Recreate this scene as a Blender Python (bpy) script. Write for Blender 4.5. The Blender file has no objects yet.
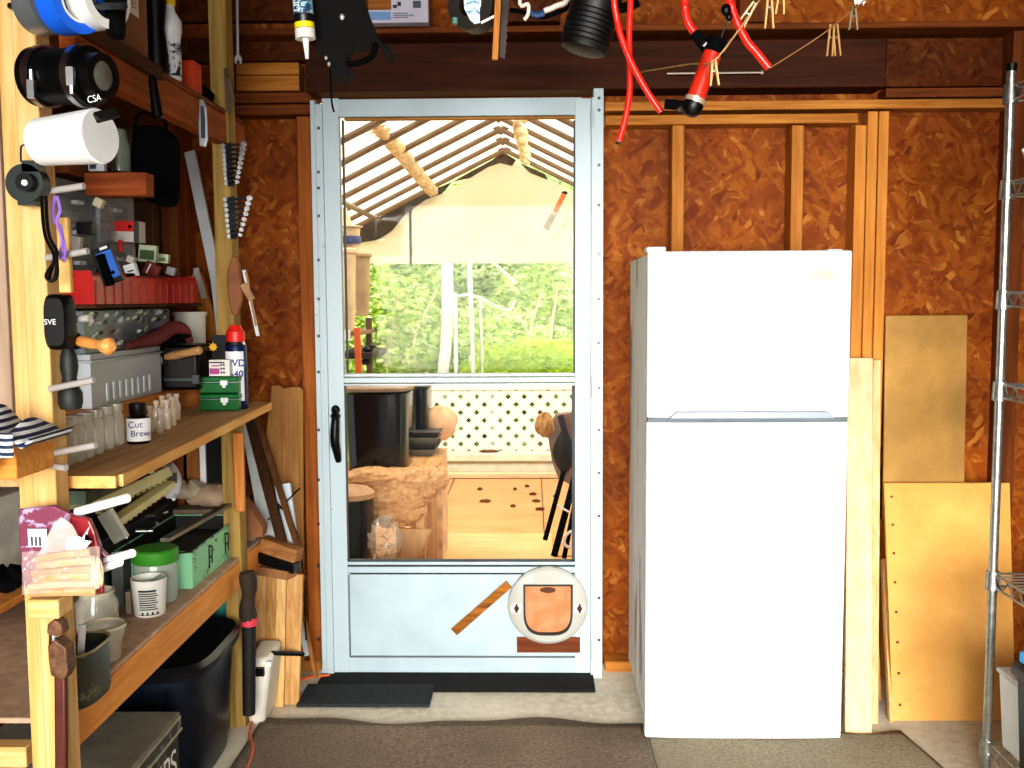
import bpy, bmesh, math, random
from mathutils import Vector, Matrix, Euler
random.seed(7)
PI = math.pi
COL = bpy.context.scene.collection
V = Vector

# ---------------------------------------------------------------- camera
F = 1000.0
CAM = V((0, 0, 1.415))
cam_d = bpy.data.cameras.new('camera'); cam_d.sensor_width = 36; cam_d.lens = F / 1024 * 36
cam_d.clip_start = .02; cam_d.clip_end = 200
cam = bpy.data.objects.new('camera', cam_d); COL.objects.link(cam)
RM = Matrix.Rotation(math.radians(1.17), 3, 'Z') @ Matrix.Rotation(math.radians(90 - 4.90), 3, 'X') @ Matrix.Rotation(math.radians(-.3), 3, 'Z')
cam.matrix_world = Matrix.Translation(CAM) @ RM.to_4x4()
bpy.context.scene.camera = cam
def ray(px, py): return RM @ V(((px - 512) / F, (384 - py) / F, -1))
def PY(px, py, y):
    d = ray(px, py); return CAM + d * (y / d.y)
def PX(px, py, x):
    d = ray(px, py); return CAM + d * (x / d.x)
def PZ(px, py, z):
    d = ray(px, py); return CAM + d * ((z - CAM.z) / d.z)

# ---------------------------------------------------------------- materials
def lin(h):
    if isinstance(h, str):
        h = h.lstrip('#'); c = [int(h[i:i + 2], 16) / 255 for i in (0, 2, 4)]
    else: c = list(h)
    return tuple((x / 12.92 if x <= .04045 else ((x + .055) / 1.055) ** 2.4) for x in c) + (1,)
_M = {}
class NT:
    def __init__(s, name):
        s.m = bpy.data.materials.new(name); s.m.use_nodes = True
        s.t = s.m.node_tree; s.n = s.t.nodes; s.b = s.n['Principled BSDF']; s.out = s.n['Material Output']
    def node(s, t, **k):
        n = s.n.new(t)
        for a, v in k.items(): setattr(n, a, v)
        return n
    def link(s, a, b): s.t.links.new(a, b)
    def coords(s, scale=(1, 1, 1), rot=(0, 0, 0)):
        c = s.node('ShaderNodeTexCoord'); m = s.node('ShaderNodeMapping')
        m.inputs['Scale'].default_value = scale; m.inputs['Rotation'].default_value = rot
        s.link(c.outputs['Object'], m.inputs[0]); return m.outputs[0]
    def noise(s, vec, scale=5, detail=3, dist=0, rough=.5):
        n = s.node('ShaderNodeTexNoise'); s.link(vec, n.inputs['Vector'])
        n.inputs['Scale'].default_value = scale; n.inputs['Detail'].default_value = detail
        n.inputs['Distortion'].default_value = dist; n.inputs['Roughness'].default_value = rough
        return n.outputs[0]
    def ramp(s, fac, stops):
        r = s.node('ShaderNodeValToRGB'); e = r.color_ramp.elements
        while len(e) < len(stops): e.new(.5)
        for el, (p, c) in zip(e, stops):
            el.position = p; el.color = lin(c)
        s.link(fac, r.inputs[0]); return r.outputs[0]
    def mix(s, fac, a, b, mode='MIX'):
        n = s.node('ShaderNodeMix', data_type='RGBA', blend_type=mode)
        for sock, v in ((n.inputs[0], fac), (n.inputs[6], a), (n.inputs[7], b)):
            if hasattr(v, 'is_output'): s.link(v, sock)
            elif isinstance(v, (int, float)): sock.default_value = v
            else: sock.default_value = lin(v)
        return n.outputs[2]
    def bump(s, h, strength=.3, dist=.01):
        b = s.node('ShaderNodeBump'); b.inputs['Strength'].default_value = strength; b.inputs['Distance'].default_value = dist
        s.link(h, b.inputs['Height']); s.link(b.outputs[0], s.b.inputs['Normal'])

def plain(h, rough=.5, metal=0, var=.12, scale=12, spec=None, alpha=None, name=None, emit=None):
    k = ('p', h, rough, metal, var, scale, alpha, emit)
    if k in _M: return _M[k]
    n = NT(name or 'surface'); n.b.inputs['Roughness'].default_value = rough; n.b.inputs['Metallic'].default_value = metal
    if var:
        c = lin(h); r = n.noise(n.coords(), scale, 4)
        dk = tuple(max(0, x * (1 - 2 * var)) for x in c[:3]) + (1,); lt = tuple(min(1, x * (1 + var)) for x in c[:3]) + (1,)
        rp = n.node('ShaderNodeValToRGB'); rp.color_ramp.elements[0].position = .3; rp.color_ramp.elements[1].position = .7
        rp.color_ramp.elements[0].color = dk; rp.color_ramp.elements[1].color = lt
        n.link(r, rp.inputs[0]); n.link(rp.outputs[0], n.b.inputs['Base Color'])
    else: n.b.inputs['Base Color'].default_value = lin(h)
    if alpha is not None: n.b.inputs['Alpha'].default_value = alpha
    _M[k] = n.m; return n.m

def wood(c1, c2, axis='z', knots=True, rough=.65, fine=60, dirt=.25):
    k = ('w', c1, c2, axis, knots, rough, fine, dirt)
    if k in _M: return _M[k]
    n = NT('wood'); st = {'x': (.06, 1, 1), 'y': (1, .06, 1), 'z': (1, 1, .06)}[axis]
    v = n.coords(st); g = n.noise(v, fine, 4, .6); big = n.noise(n.coords({'x': (.3, 1, 1), 'y': (1, .3, 1), 'z': (1, 1, .3)}[axis]), 9, 3, .8)
    base = n.ramp(g, [(.3, c2), (.68, c1)])
    col = n.mix(n.ramp(big, [(.4, '#000000'), (.75, '#707070')]), base, c2)
    if knots:
        vo = n.node('ShaderNodeTexVoronoi'); vo.inputs['Scale'].default_value = 3.2
        n.link(n.coords({'x': (.7, 1.6, 1.6), 'y': (1.6, .7, 1.6), 'z': (1.6, 1.6, .7)}[axis]), vo.inputs['Vector'])
        kn = n.ramp(vo.outputs['Distance'], [(.035, '#ffffff'), (.085, '#000000')])
        col = n.mix(kn, col, '#4a2408')
    d = n.noise(n.coords(), 2.5, 5)
    col = n.mix(n.ramp(d, [(.35, '#000000'), (.8, tuple([dirt * 2] * 3))]), col, '#3a220e', 'MIX')
    n.link(col, n.b.inputs['Base Color']); n.b.inputs['Roughness'].default_value = rough; n.b.inputs['Specular IOR Level'].default_value = .15
    n.bump(g, .15, .003)
    _M[k] = n.m; return n.m

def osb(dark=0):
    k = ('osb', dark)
    if k in _M: return _M[k]
    n = NT('oriented_strand_board')
    w = n.noise(n.coords(), 6, 2); cols = []
    for i, (rot, sc) in enumerate((((0, .5, 0), (60, 60, 17)), ((0, -.75, 0), (52, 52, 15)), ((0, 1.3, 0), (58, 58, 19)))):
        vo = n.node('ShaderNodeTexVoronoi'); vo.inputs['Scale'].default_value = 1; vo.inputs['Randomness'].default_value = 1
        c = n.coords((1, 1, 1), rot)
        add = n.node('ShaderNodeVectorMath', operation='MULTIPLY'); add.inputs[1].default_value = sc
        wv = n.node('ShaderNodeTexNoise'); wv.inputs['Scale'].default_value = 9 + i; n.link(c, wv.inputs['Vector'])
        sub = n.node('ShaderNodeVectorMath', operation='MULTIPLY_ADD'); sub.inputs[1].default_value = (.05, .05, .05)
        n.link(wv.outputs[1], sub.inputs[0]); n.link(c, sub.inputs[2]); n.link(sub.outputs[0], add.inputs[0])
        n.link(add.outputs[0], vo.inputs['Vector'])
        sp = n.node('ShaderNodeSeparateColor'); n.link(vo.outputs['Color'], sp.inputs[0]); cols.append(sp.outputs[0])
    a = n.ramp(cols[0], [(0, '#94501a'), (.35, '#a8621c'), (.65, '#b46e22'), (.9, '#c07c2a'), (1, '#dca656')])
    b = n.ramp(cols[1], [(0, '#824010'), (.3, '#a05816'), (.65, '#ae661c'), (.9, '#bc7826'), (1, '#dba04c')])
    c3 = n.ramp(cols[2], [(0, '#925014'), (.5, '#ac661c'), (1, '#cc8c36')])
    m1 = n.mix(n.ramp(n.noise(n.coords(), 11, 3), [(.45, '#000000'), (.55, '#ffffff')]), a, b)
    m2 = n.mix(n.ramp(n.noise(n.coords((1.3, 1, 1)), 14, 3), [(.52, '#000000'), (.6, '#ffffff')]), m1, c3)
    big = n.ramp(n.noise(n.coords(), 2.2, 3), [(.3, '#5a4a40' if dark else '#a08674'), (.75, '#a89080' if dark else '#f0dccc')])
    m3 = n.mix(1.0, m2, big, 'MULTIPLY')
    n.link(m3, n.b.inputs['Base Color']); n.b.inputs['Roughness'].default_value = .6; n.b.inputs['Specular IOR Level'].default_value = .15
    n.bump(cols[0], .12, .004)
    _M[k] = n.m; return n.m

def speckle(c1, c2, scale=60, rough=.95, big=None, bumps=.5):
    k = ('s', c1, c2, scale, rough, big, bumps)
    if k in _M: return _M[k]
    n = NT('speckled'); f = n.noise(n.coords(), scale, 4, 0, .7)
    col = n.ramp(f, [(.35, c1), (.65, c2)])
    if big: col = n.mix(n.ramp(n.noise(n.coords(), 2.6, 4), [(.4, '#000000'), (.65, '#bbbbbb')]), col, big)
    n.link(col, n.b.inputs['Base Color']); n.b.inputs['Roughness'].default_value = rough; n.bump(f, bumps, .006)
    _M[k] = n.m; return n.m

def painted(base, worn, amount=.6, scale=14, rough=.45, stretch=(1, 1, 1), metal=0):
    k = ('pt', base, worn, amount, scale, stretch, metal)
    if k in _M: return _M[k]
    n = NT('worn_paint'); f = n.noise(n.coords(stretch), scale, 6, .4, .65)
    col = n.mix(n.ramp(f, [(amount, '#000000'), (amount + .05, '#ffffff')]), base, worn)
    n.link(col, n.b.inputs['Base Color']); n.b.inputs['Roughness'].default_value = rough; n.b.inputs['Metallic'].default_value = metal
    _M[k] = n.m; return n.m

def glassy(tint='#ffffff', op=.25, rough=.1, thin=False):
    """see-through plastic or thin glass: transparent + a diffuse/glossy film"""
    k = ('g', tint, op, rough)
    if k in _M: return _M[k]
    n = NT('clear_plastic'); tr = n.node('ShaderNodeBsdfTransparent'); mx = n.node('ShaderNodeMixShader')
    tr.inputs[0].default_value = (1, 1, 1, 1)
    n.b.inputs['Base Color'].default_value = lin(tint); n.b.inputs['Roughness'].default_value = rough
    n.b.inputs['Specular IOR Level'].default_value = .8
    mx.inputs[0].default_value = op
    n.link(tr.outputs[0], mx.inputs[1]); n.link(n.b.outputs[0], mx.inputs[2]); n.link(mx.outputs[0], n.out.inputs[0])
    _M[k] = n.m; return n.m

def translucent(h, fac=.6, c2=None, scale=3):
    k = ('tl', h, fac, c2)
    if k in _M: return _M[k]
    n = NT('thin_fabric'); t = n.node('ShaderNodeBsdfTranslucent'); mx = n.node('ShaderNodeMixShader')
    if c2:
        col = n.ramp(n.noise(n.coords(), scale, 3), [(.35, h), (.7, c2)]); n.link(col, t.inputs[0]); n.link(col, n.b.inputs['Base Color'])
    else:
        t.inputs[0].default_value = lin(h); n.b.inputs['Base Color'].default_value = lin(h)
    n.b.inputs['Roughness'].default_value = .8; mx.inputs[0].default_value = fac
    n.link(n.b.outputs[0], mx.inputs[1]); n.link(t.outputs[0], mx.inputs[2]); n.link(mx.outputs[0], n.out.inputs[0])
    _M[k] = n.m; return n.m

def stripes(c1, c2, scale=80, axis=2, rough=.5):
    k = ('st', c1, c2, scale, axis)
    if k in _M: return _M[k]
    n = NT('striped'); w = n.node('ShaderNodeTexWave', bands_direction='XYZ'[axis]); w.inputs['Scale'].default_value = scale
    w.inputs['Distortion'].default_value = .6
    n.link(n.coords(), w.inputs['Vector']); n.link(n.ramp(w.outputs[0], [(.45, c1), (.55, c2)]), n.b.inputs['Base Color'])
    n.b.inputs['Roughness'].default_value = rough; _M[k] = n.m; return n.m

# ---------------------------------------------------------------- mesh builder (authored in world coordinates)
def wloc(o):
    p = V((0, 0, 0))
    while o is not None: p += o.location; o = o.parent
    return p
def tag(o, label=None, cat=None, group=None, kind=None):
    for k, v in (('label', label), ('category', cat), ('group', group), ('kind', kind)):
        if v: o[k] = v
    return o
class MB:
    def __init__(s): s.bm = bmesh.new(); s.mi = 0; s.X = Matrix()
    def _fin(s, vs, fs):
        for v in vs: v.co = s.X @ v.co
        for f in fs: f.material_index = s.mi
    def box(s, x0, x1, y0, y1, z0, z1, T=None):
        c = [V((x, y, z)) for z in (z0, z1) for y in (y0, y1) for x in (x0, x1)]
        if T is not None: c = [T @ p for p in c]
        v = [s.bm.verts.new(p) for p in c]
        fs = [s.bm.faces.new([v[i] for i in q]) for q in ((0, 2, 3, 1), (4, 5, 7, 6), (0, 1, 5, 4), (2, 6, 7, 3), (0, 4, 6, 2), (1, 3, 7, 5))]
        s._fin(v, fs); return s
    def boxc(s, c, size, rot=(0, 0, 0)):
        T = Matrix.Translation(V(c)) @ Euler(rot).to_matrix().to_4x4(); a, b, d = [k / 2 for k in size]
        return s.box(-a, a, -b, b, -d, d, T)
    def hexa(s, p):  # 8 points: bottom ring 4, top ring 4
        v = [s.bm.verts.new(V(q)) for q in p]
        fs = [s.bm.faces.new([v[i] for i in q]) for q in ((3, 2, 1, 0), (4, 5, 6, 7), (0, 1, 5, 4), (1, 2, 6, 5), (2, 3, 7, 6), (3, 0, 4, 7))]
        s._fin(v, fs); return s
    def beam(s, p0, p1, w, t, up=(0, 1, 0)):
        """a board from p0 to p1, width w across, thickness t along 'up'"""
        p0, p1 = V(p0), V(p1); d = (p1 - p0); n = V(up); n = (n - d.normalized() * n.dot(d.normalized())).normalized(); a = d.normalized().cross(n)
        r = [(-1, -1), (1, -1), (1, 1), (-1, 1)]
        return s.hexa([p + a * (w / 2 * i) + n * (t / 2 * j) for p in (p0, p1) for i, j in r])
    def rings(s, rings, cap=True, closed=False):
        vs = [[s.bm.verts.new(p) for p in r] for r in rings]; fs = []; n = len(vs[0])
        rr = range(len(vs) if closed else len(vs) - 1)
        for i in rr:
            a, b = vs[i], vs[(i + 1) % len(vs)]
            for j in range(n): fs.append(s.bm.faces.new((a[j], a[(j + 1) % n], b[(j + 1) % n], b[j])))
        if cap and not closed:
            fs.append(s.bm.faces.new(vs[0][::-1])); fs.append(s.bm.faces.new(vs[-1]))
        s._fin([v for r in vs for v in r], fs); return s
    def lathe(s, prof, o, axis=(0, 0, 1), seg=24, cap=True):
        a = V(axis).normalized(); u = a.orthogonal().normalized(); w = a.cross(u); o = V(o)
        return s.rings([[o + a * h + (u * math.cos(t) + w * math.sin(t)) * max(r, 1e-4) for t in [2 * PI * k / seg for k in range(seg)]] for r, h in prof], cap)
    def cyl(s, p0, p1, r0, r1=None, seg=16, cap=True):
        p0, p1 = V(p0), V(p1); L = (p1 - p0).length
        return s.lathe([(r0, 0), (r0 if r1 is None else r1, L)], p0, p1 - p0, seg, cap)
    def pipe(s, p0, p1, ro, ri, seg=24):
        p0, p1 = V(p0), V(p1); L = (p1 - p0).length; a = (p1 - p0).normalized(); u = a.orthogonal().normalized(); w = a.cross(u)
        R = [[p0 + a * h + (u * math.cos(t) + w * math.sin(t)) * r for t in [2 * PI * k / seg for k in range(seg)]] for r, h in ((ro, 0), (ro, L), (ri, L), (ri, 0))]
        return s.rings(R, False, True)
    def tube(s, pts, r, seg=8, smooth=4, cap=True):
        pts = [V(p) for p in pts]
        if smooth > 1 and len(pts) > 2:
            q = []
            for i in range(len(pts) - 1):
                a, b, c, d = pts[max(i - 1, 0)], pts[i], pts[i + 1], pts[min(i + 2, len(pts) - 1)]
                for k in range(smooth):
                    t = k / smooth; q.append(.5 * ((2 * b) + (c - a) * t + (2 * a - 5 * b + 4 * c - d) * t * t + (3 * b - a - 3 * c + d) * t ** 3))
            pts = q + [pts[-1]]
        rr = r if callable(r) else (lambda t: r)
        R = []; n = None
        for i, p in enumerate(pts):
            d = (pts[min(i + 1, len(pts) - 1)] - pts[max(i - 1, 0)]).normalized()
            if n is None: n = d.orthogonal().normalized()
            n = (n - d * n.dot(d)); n = n.normalized() if n.length > 1e-6 else d.orthogonal().normalized()
            w = d.cross(n); R.append([p + (n * math.cos(t) + w * math.sin(t)) * rr(i / (len(pts) - 1)) for t in [2 * PI * k / seg for k in range(seg)]])
        return s.rings(R, cap)
    def prism(s, pts, n, d):
        """polygon of 3-D points extruded by d along n"""
        n = V(n).normalized() * d; a = [s.bm.verts.new(V(p)) for p in pts]; b = [s.bm.verts.new(V(p) + n) for p in pts]; k = len(a)
        fs = [s.bm.faces.new(a[::-1]), s.bm.faces.new(b)] + [s.bm.faces.new((a[i], a[(i + 1) % k], b[(i + 1) % k], b[i])) for i in range(k)]
        s._fin(a + b, fs); return s
    def sph(s, c, r, seg=16, rings=10):
        r = (r, r, r) if isinstance(r, (int, float)) else r; c = V(c)
        return s.rings([[c + V((math.sin(p) * math.cos(t) * r[0], math.sin(p) * math.sin(t) * r[1], -math.cos(p) * r[2])) for t in [2 * PI * k / seg for k in range(seg)]]
                        for p in [max(.03, min(PI - .03, PI * i / rings)) for i in range(rings + 1)]])
    def grid(s, fn, nu, nv):
        vs = [[s.bm.verts.new(V(fn(i / nu, j / nv))) for j in range(nv + 1)] for i in range(nu + 1)]
        fs = [s.bm.faces.new((vs[i][j], vs[i + 1][j], vs[i + 1][j + 1], vs[i][j + 1])) for i in range(nu) for j in range(nv)]
        s._fin([v for r in vs for v in r], fs); return s
    def quad(s, *p):
        v = [s.bm.verts.new(V(q)) for q in p]; s._fin(v, [s.bm.faces.new(v)]); return s
    def build(s, name, mat, parent=None, label=None, cat=None, group=None, kind=None, bevel=0, smooth=True, solid=0, sub=0, jit=0, origin=None):
        bm = s.bm
        if jit:
            for v in bm.verts: v.co += V((random.uniform(-1, 1), random.uniform(-1, 1), random.uniform(-1, 1))) * jit
        bmesh.ops.recalc_face_normals(bm, faces=bm.faces[:])
        xs = [v.co.copy() for v in bm.verts]
        if parent is not None: o = wloc(parent)
        elif origin is not None: o = V(origin)
        else: o = V(((min(p.x for p in xs) + max(p.x for p in xs)) / 2, (min(p.y for p in xs) + max(p.y for p in xs)) / 2, min(p.z for p in xs)))
        for v in bm.verts: v.co -= o
        if smooth:
            for f in bm.faces: f.smooth = True
            for e in bm.edges:
                e.smooth = not (len(e.link_faces) == 2 and e.calc_face_angle(0) > math.radians(38))
        me = bpy.data.meshes.new(name); bm.to_mesh(me); bm.free()
        for m in (mat if isinstance(mat, (list, tuple)) else [mat]): me.materials.append(m)
        ob = bpy.data.objects.new(name, me); COL.objects.link(ob)
        if parent is not None: ob.parent = parent
        else: ob.location = o
        if solid:
            md = ob.modifiers.new('solid', 'SOLIDIFY'); md.thickness = solid; md.offset = 0
        if bevel:
            md = ob.modifiers.new('bevel', 'BEVEL'); md.width = bevel; md.segments = 2; md.limit_method = 'ANGLE'
        if sub:
            md = ob.modifiers.new('sub', 'SUBSURF'); md.levels = md.render_levels = sub
        return tag(ob, label, cat, group, kind)
def thing(name, label, cat, loc, group=None):
    o = bpy.data.objects.new(name, None); COL.objects.link(o); o.location = V(loc); o.empty_display_size = .05
    return tag(o, label, cat, group)
def struct(name, mb, mat, **k): return mb.build(name, mat, kind='structure', **k)
def dup(root, loc, rotz=None, label=None, group=None):
    def cp(o, par):
        c = o.copy(); COL.objects.link(c)
        if par is not None: c.parent = par
        for ch in [x for x in kids[o.name]]: cp(ch, c)
        return c
    kids = {}
    def walk(o):
        kids[o.name] = [x for x in bpy.data.objects if x.parent == o]
        for k in kids[o.name]: walk(k)
    walk(root); r = cp(root, None); r.location = V(loc)
    if rotz is not None: r.rotation_euler = (0, 0, rotz)
    if label: r['label'] = label
    if group: r['group'] = group
    return r
def text(s, o, u, v, size, mat, parent, name='lettering', center=True, depth=.0006, bold=0):
    """flat lettering: baseline along u, up along v, centred at world point o"""
    c = bpy.data.curves.new(name, 'FONT'); c.body = s; c.size = 1; c.extrude = 0; c.offset = bold
    c.align_x = 'CENTER'; c.align_y = 'CENTER'
    t = bpy.data.objects.new(name, c); COL.objects.link(t)
    dg = bpy.context.evaluated_depsgraph_get(); me = bpy.data.meshes.new_from_object(t.evaluated_get(dg))
    bpy.data.objects.remove(t); u = V(u).normalized(); v = V(v).normalized(); n = u.cross(v)
    for vt in me.vertices: vt.co = V(o) + u * (vt.co.x * size) + v * (vt.co.y * size) + n * depth - wloc(parent)
    me.materials.clear(); me.materials.append(mat); ob = bpy.data.objects.new(name, me); COL.objects.link(ob); ob.parent = parent
    return ob
# pixel-sized shapes standing at a real depth
def rect(px0, px1, py0, py1, y):
    pm = (py0 + py1) / 2; return PY(px0, pm, y).x, PY(px1, pm, y).x, PY(px0, py1, y).z, PY(px1, py0, y).z
def bxp(mb, px0, px1, py0, py1, y, dep):
    x0, x1, z0, z1 = rect(px0, px1, py0, py1, y); return mb.box(x0, x1, y, y + dep, z0, z1)
def lp(mb, base, y, prof, px, seg=20, cap=True):
    """vertical lathe standing on base z; prof = [(halfwidth px, height px)] at depth y"""
    k = y / F; return mb.lathe([(w * k, h * k) for w, h in prof], base, (0, 0, 1), seg, cap)
# common materials
PINE = lambda ax='z': wood('#e3c088', '#c99c58', ax)
PINE_O = lambda ax='y': wood('#dd9a4e', '#bd6f2a', ax)
STUD = lambda ax='z': wood('#c98a42', '#9c5f24', ax)
DSTUD = lambda ax='x': wood('#85491f', '#5c2f12', ax, fine=45)
DARKW = lambda ax='x': wood('#5c3520', '#3c1f10', ax, fine=40)
GREENP = lambda ax='z': wood('#b3975a', '#8a6e38', ax)
BLACK = plain('#060607', .4, 0, .1); BLACKM = plain('#080809', .95, 0, .2)
BLACKM.node_tree.nodes['Principled BSDF'].inputs['Specular IOR Level'].default_value = .1; BLACK.node_tree.nodes['Principled BSDF'].inputs['Specular IOR Level'].default_value = .3
STEEL = plain('#b8bcc0', .28, 1, .05); DSTEEL = plain('#55585c', .4, .9, .2)
WHITE = plain('#e6e8ea', .35, 0, .03); INK = plain('#151515', .6, 0, 0); RED = plain('#c5160e', .35, 0, .12)
CLEAR = glassy('#cdd6dc', .3, .08); SMOKE = glassy('#8b98a0', .45, .15); FROST = glassy('#dfe6ec', .55, .3); JAR = glassy('#d8d6c4', .38, .05)
# ================================================================ room shell
YW = 3.79; YS = 3.70           # sheathing face, stud face
XL, XR, ZC, YB = -1.56, 1.93, 2.78, -2.6
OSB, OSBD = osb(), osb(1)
concrete = speckle('#bab4a2', '#dcd6c4', 30, .85, '#ece5d2', .2)
struct('floor', MB().box(XL - .1, XR + .1, YB, YW + .06, -.1, 0), concrete)
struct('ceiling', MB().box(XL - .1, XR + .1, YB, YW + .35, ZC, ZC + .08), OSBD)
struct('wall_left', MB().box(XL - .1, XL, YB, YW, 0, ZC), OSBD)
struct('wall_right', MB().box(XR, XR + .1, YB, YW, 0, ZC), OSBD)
OX0, OX1, OZ1 = PY(318, 300, YS).x, PY(598, 300, YS).x, PY(450, 96, YS).z
struct('wall_back', MB().box(XL - .1, OX0, YW, YW + .02, 0, ZC).box(OX1, XR + .1, YW, YW + .02, 0, ZC).box(OX0, OX1, YW, YW + .02, OZ1, ZC), OSB)
# wall framing: every board a thing of its own
def frame_board(px0, px1, py0, py1, name, mat, label, y0=YS, y1=YW, group=None):
    m = MB(); bxp(m, px0, px1, py0, py1, y0, y1 - y0)
    return m.build(name, mat, label=label, cat='wall framing', group=group, bevel=.003, kind='structure')
fb = frame_board
fb(305, 886, 38, 92, 'header_beam', wood('#4a2414', '#301608', 'x', fine=40), 'wide dark brown header board running above the white door', YS - .04)
fb(212, 1030, 20, 35, 'ledger_board', DSTUD(), 'long reddish brown rail right above the dark header', YS - .06)
fb(236, 299, 62, 75, 'blocking_board', STUD('x'), 'short orange brown block left of the dark header, upper of two', YS)
fb(236, 299, 75, 91, 'blocking_board', STUD('x'), 'short orange brown block left of the dark header, lower of two', YS)
fb(150, 310, 92, 104, 'top_plate', DSTUD(), 'brown plate board left of the door top, upper of two')
fb(150, 310, 104, 116, 'top_plate', DSTUD(), 'brown plate board left of the door top, lower of two')
fb(886, 1012, 87, 97.5, 'top_plate', DSTUD(), 'brown plate board above the bright right strand board, upper of two')
fb(605, 1012, 98, 111, 'top_plate', STUD('x'), 'long orange plate board reaching from the door to the right corner')
fb(605, 858, 113, 125, 'top_plate', STUD('x'), 'lighter plate board directly above the studs behind the fridge', YS - .01)
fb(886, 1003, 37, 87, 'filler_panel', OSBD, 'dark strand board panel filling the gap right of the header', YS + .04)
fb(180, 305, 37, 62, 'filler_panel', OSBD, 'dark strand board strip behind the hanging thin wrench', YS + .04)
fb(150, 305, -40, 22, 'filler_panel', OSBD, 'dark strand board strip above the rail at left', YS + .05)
for a, b, l in ((303, 318, 'brown stud standing right beside the left door jamb'), (670, 682, 'pale stud above the left part of the fridge'),
                (787, 799, 'pale stud above the right part of the fridge'), (849, 860, 'first of three studs rising right of the fridge top, next to fridge'),
                (861, 871, 'middle of the three studs rising right of the fridge'), (872, 882, 'outermost of the three studs rising right of the fridge'),
                (1002, 1018, 'darker corner stud behind the chrome rack pole'), (176, 193, 'dark orange stud behind the left shelves, seen below the black case')):
    top = 125 if 640 < a < 852 else (111 if a > 852 else 116)
    if a > 1000: top = 22
    m = MB(); x0, x1, _, z1 = rect(a, b, top, 700, YS); m.box(x0, x1, YS, YW, .04, z1)
    m.build('wall_stud', {303: wood('#a9642c', '#86491a', 'z'), 176: wood('#a25a2a', '#74401c', 'z')}.get(a, STUD() if a < 1000 else DSTUD('z')) if a < 849 or a > 1000 else wood('#d9964a', '#b87430', 'z'), label=l, cat='stud', kind='structure', bevel=.003)
for x0, x1, l in ((XL, OX0 - .02, 'sill plate on the floor left of the door'), (OX1 + .03, XR, 'sill plate on the floor right of the door')):
    MB().box(x0, x1, YS - .005, YW, 0, .04).build('sill_plate', STUD('x'), label=l, cat='sill plate', kind='structure', bevel=.003)
MB().box(OX0 - .0, OX1 - .02, PZ(450, 689, .012).y, YW + .2, -.02, .012).build('threshold_shade', plain('#0d0c0b', .95, 0, .3), label='threshold strip painted dark as the shadow under the white door', cat='threshold', kind='structure')  # threshold run forward in near black to paint the shadow below the door
# right wall studs
for i, y in enumerate((3.3, 2.85, 2.4)):
    MB().box(XR - .09, XR, y, y + .04, 0, ZC).build('wall_stud', DSTUD('z'), label='dark stud on the right wall, %s from the back corner' % ('first', 'second', 'third')[i], cat='stud', kind='structure')
# upper sloped-looking beam behind clothes line
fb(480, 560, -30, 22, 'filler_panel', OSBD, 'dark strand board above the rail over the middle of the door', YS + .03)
fb(740, 770, -40, 22, 'cripple_stud', DSTUD('z'), 'short dark block above the rail near the clothes pins', YS + .02)

# ================================================================ storm door
AL = painted('#b2c3ca', '#7b7f80', .68, 26, .4); ALs = plain('#adbfc7', .38, 0, .06, 6)
YD = 3.655
door = thing('storm_door', 'pale blue white metal door with big glass panes and round cat flap', 'door', (PY(456, 676, YD).x, YD, .05))
def dp(name, rects_, mat, dep=.03, y=YD, par=None, bevel=.002, **k):
    m = MB()
    for r in rects_: bxp(m, *r, y, dep)
    return m.build(name, mat, par or door, bevel=bevel, **k)
jl = dp('jamb', [(316, 321, 100, 682), (321, 328, 104, 684)], AL, .05, YD - .015, label='left jamb with small screws')
jr = dp('jamb', [(593, 603, 88, 684), (591, 594, 97, 676)], AL, .06, YD - .02, label='right jamb with hinges and screws')
def screws(par, px, ys, y):
    for q in ys:
        p = PY(px, q, y); MB().cyl(p, p + V((0, -.004, 0)), .006, .004, 8).build('screw', DSTEEL, par)
screws(jl, 318.5, (128, 172, 188, 216, 260, 299, 336, 372, 430, 480, 524, 566, 640), YD - .015)
screws(jr, 599, (98, 110, 165, 205, 254, 299, 343, 388, 430, 473, 516, 598, 640), YD - .02)
dp('stile', [(327.5, 344, 98, 676)], AL, .035, label='left stile'); dp('stile', [(575, 591.5, 98, 675)], AL, .035, label='right stile')
dp('top_rail', [(334, 582, 97, 117)], ALs, .033, YD + .001)
dp('head_trim', [(344, 575, 116, 120)], wood('#c99553', '#9c6a30', 'x'), .03, YD + .01)
dp('glazing_bead', [(344, 575, 373, 377), (344, 575, 383, 386)], plain('#9fa9ae', .35, .3, .05), .03, YD + .002)
dp('middle_rail', [(340, 578, 377, 383)], ALs, .033, YD + .001)
dp('lower_rail', [(338, 580, 562, 565), (338, 580, 567, 573)], ALs, .033, YD + .001)
dp('gasket', [(344, 347, 386, 562), (572, 575, 386, 562), (344, 575, 560, 562), (344, 345.5, 120, 373), (573.5, 575, 120, 373), (344, 575, 565.4, 566.6), (350, 575, 573, 574.4)], plain('#2f3436', .6, 0, .1), .02, YD + .006, bevel=0)
dp('kick_panel', [(338, 580, 573, 657)], ALs, .025, YD + .006)
dp('bottom_rail', [(336, 582, 657, 675)], ALs, .033, YD + .001)
dp('panel_groove', [(350, 575, 656.4, 657.6), (349, 350, 575, 657)], plain('#5d6467', .6, 0, .1), .004, YD - .001, bevel=0)
GL = glassy('#101414', .06, .03)
dp('upper_pane', [(344, 575, 118, 375)], GL, .003, YD + .02, bevel=0); dp('lower_pane', [(344, 575, 386, 562)], GL, .003, YD + .02, bevel=0)
# hinges on the right
for a, b in ((110, 128), (375, 398), (640, 660)):
    m = MB(); p = PY(592.5, b, YD - .02); q = PY(592.5, a, YD - .02); m.cyl(p, q, .006, seg=10); m.build('hinge', AL, door)
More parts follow.
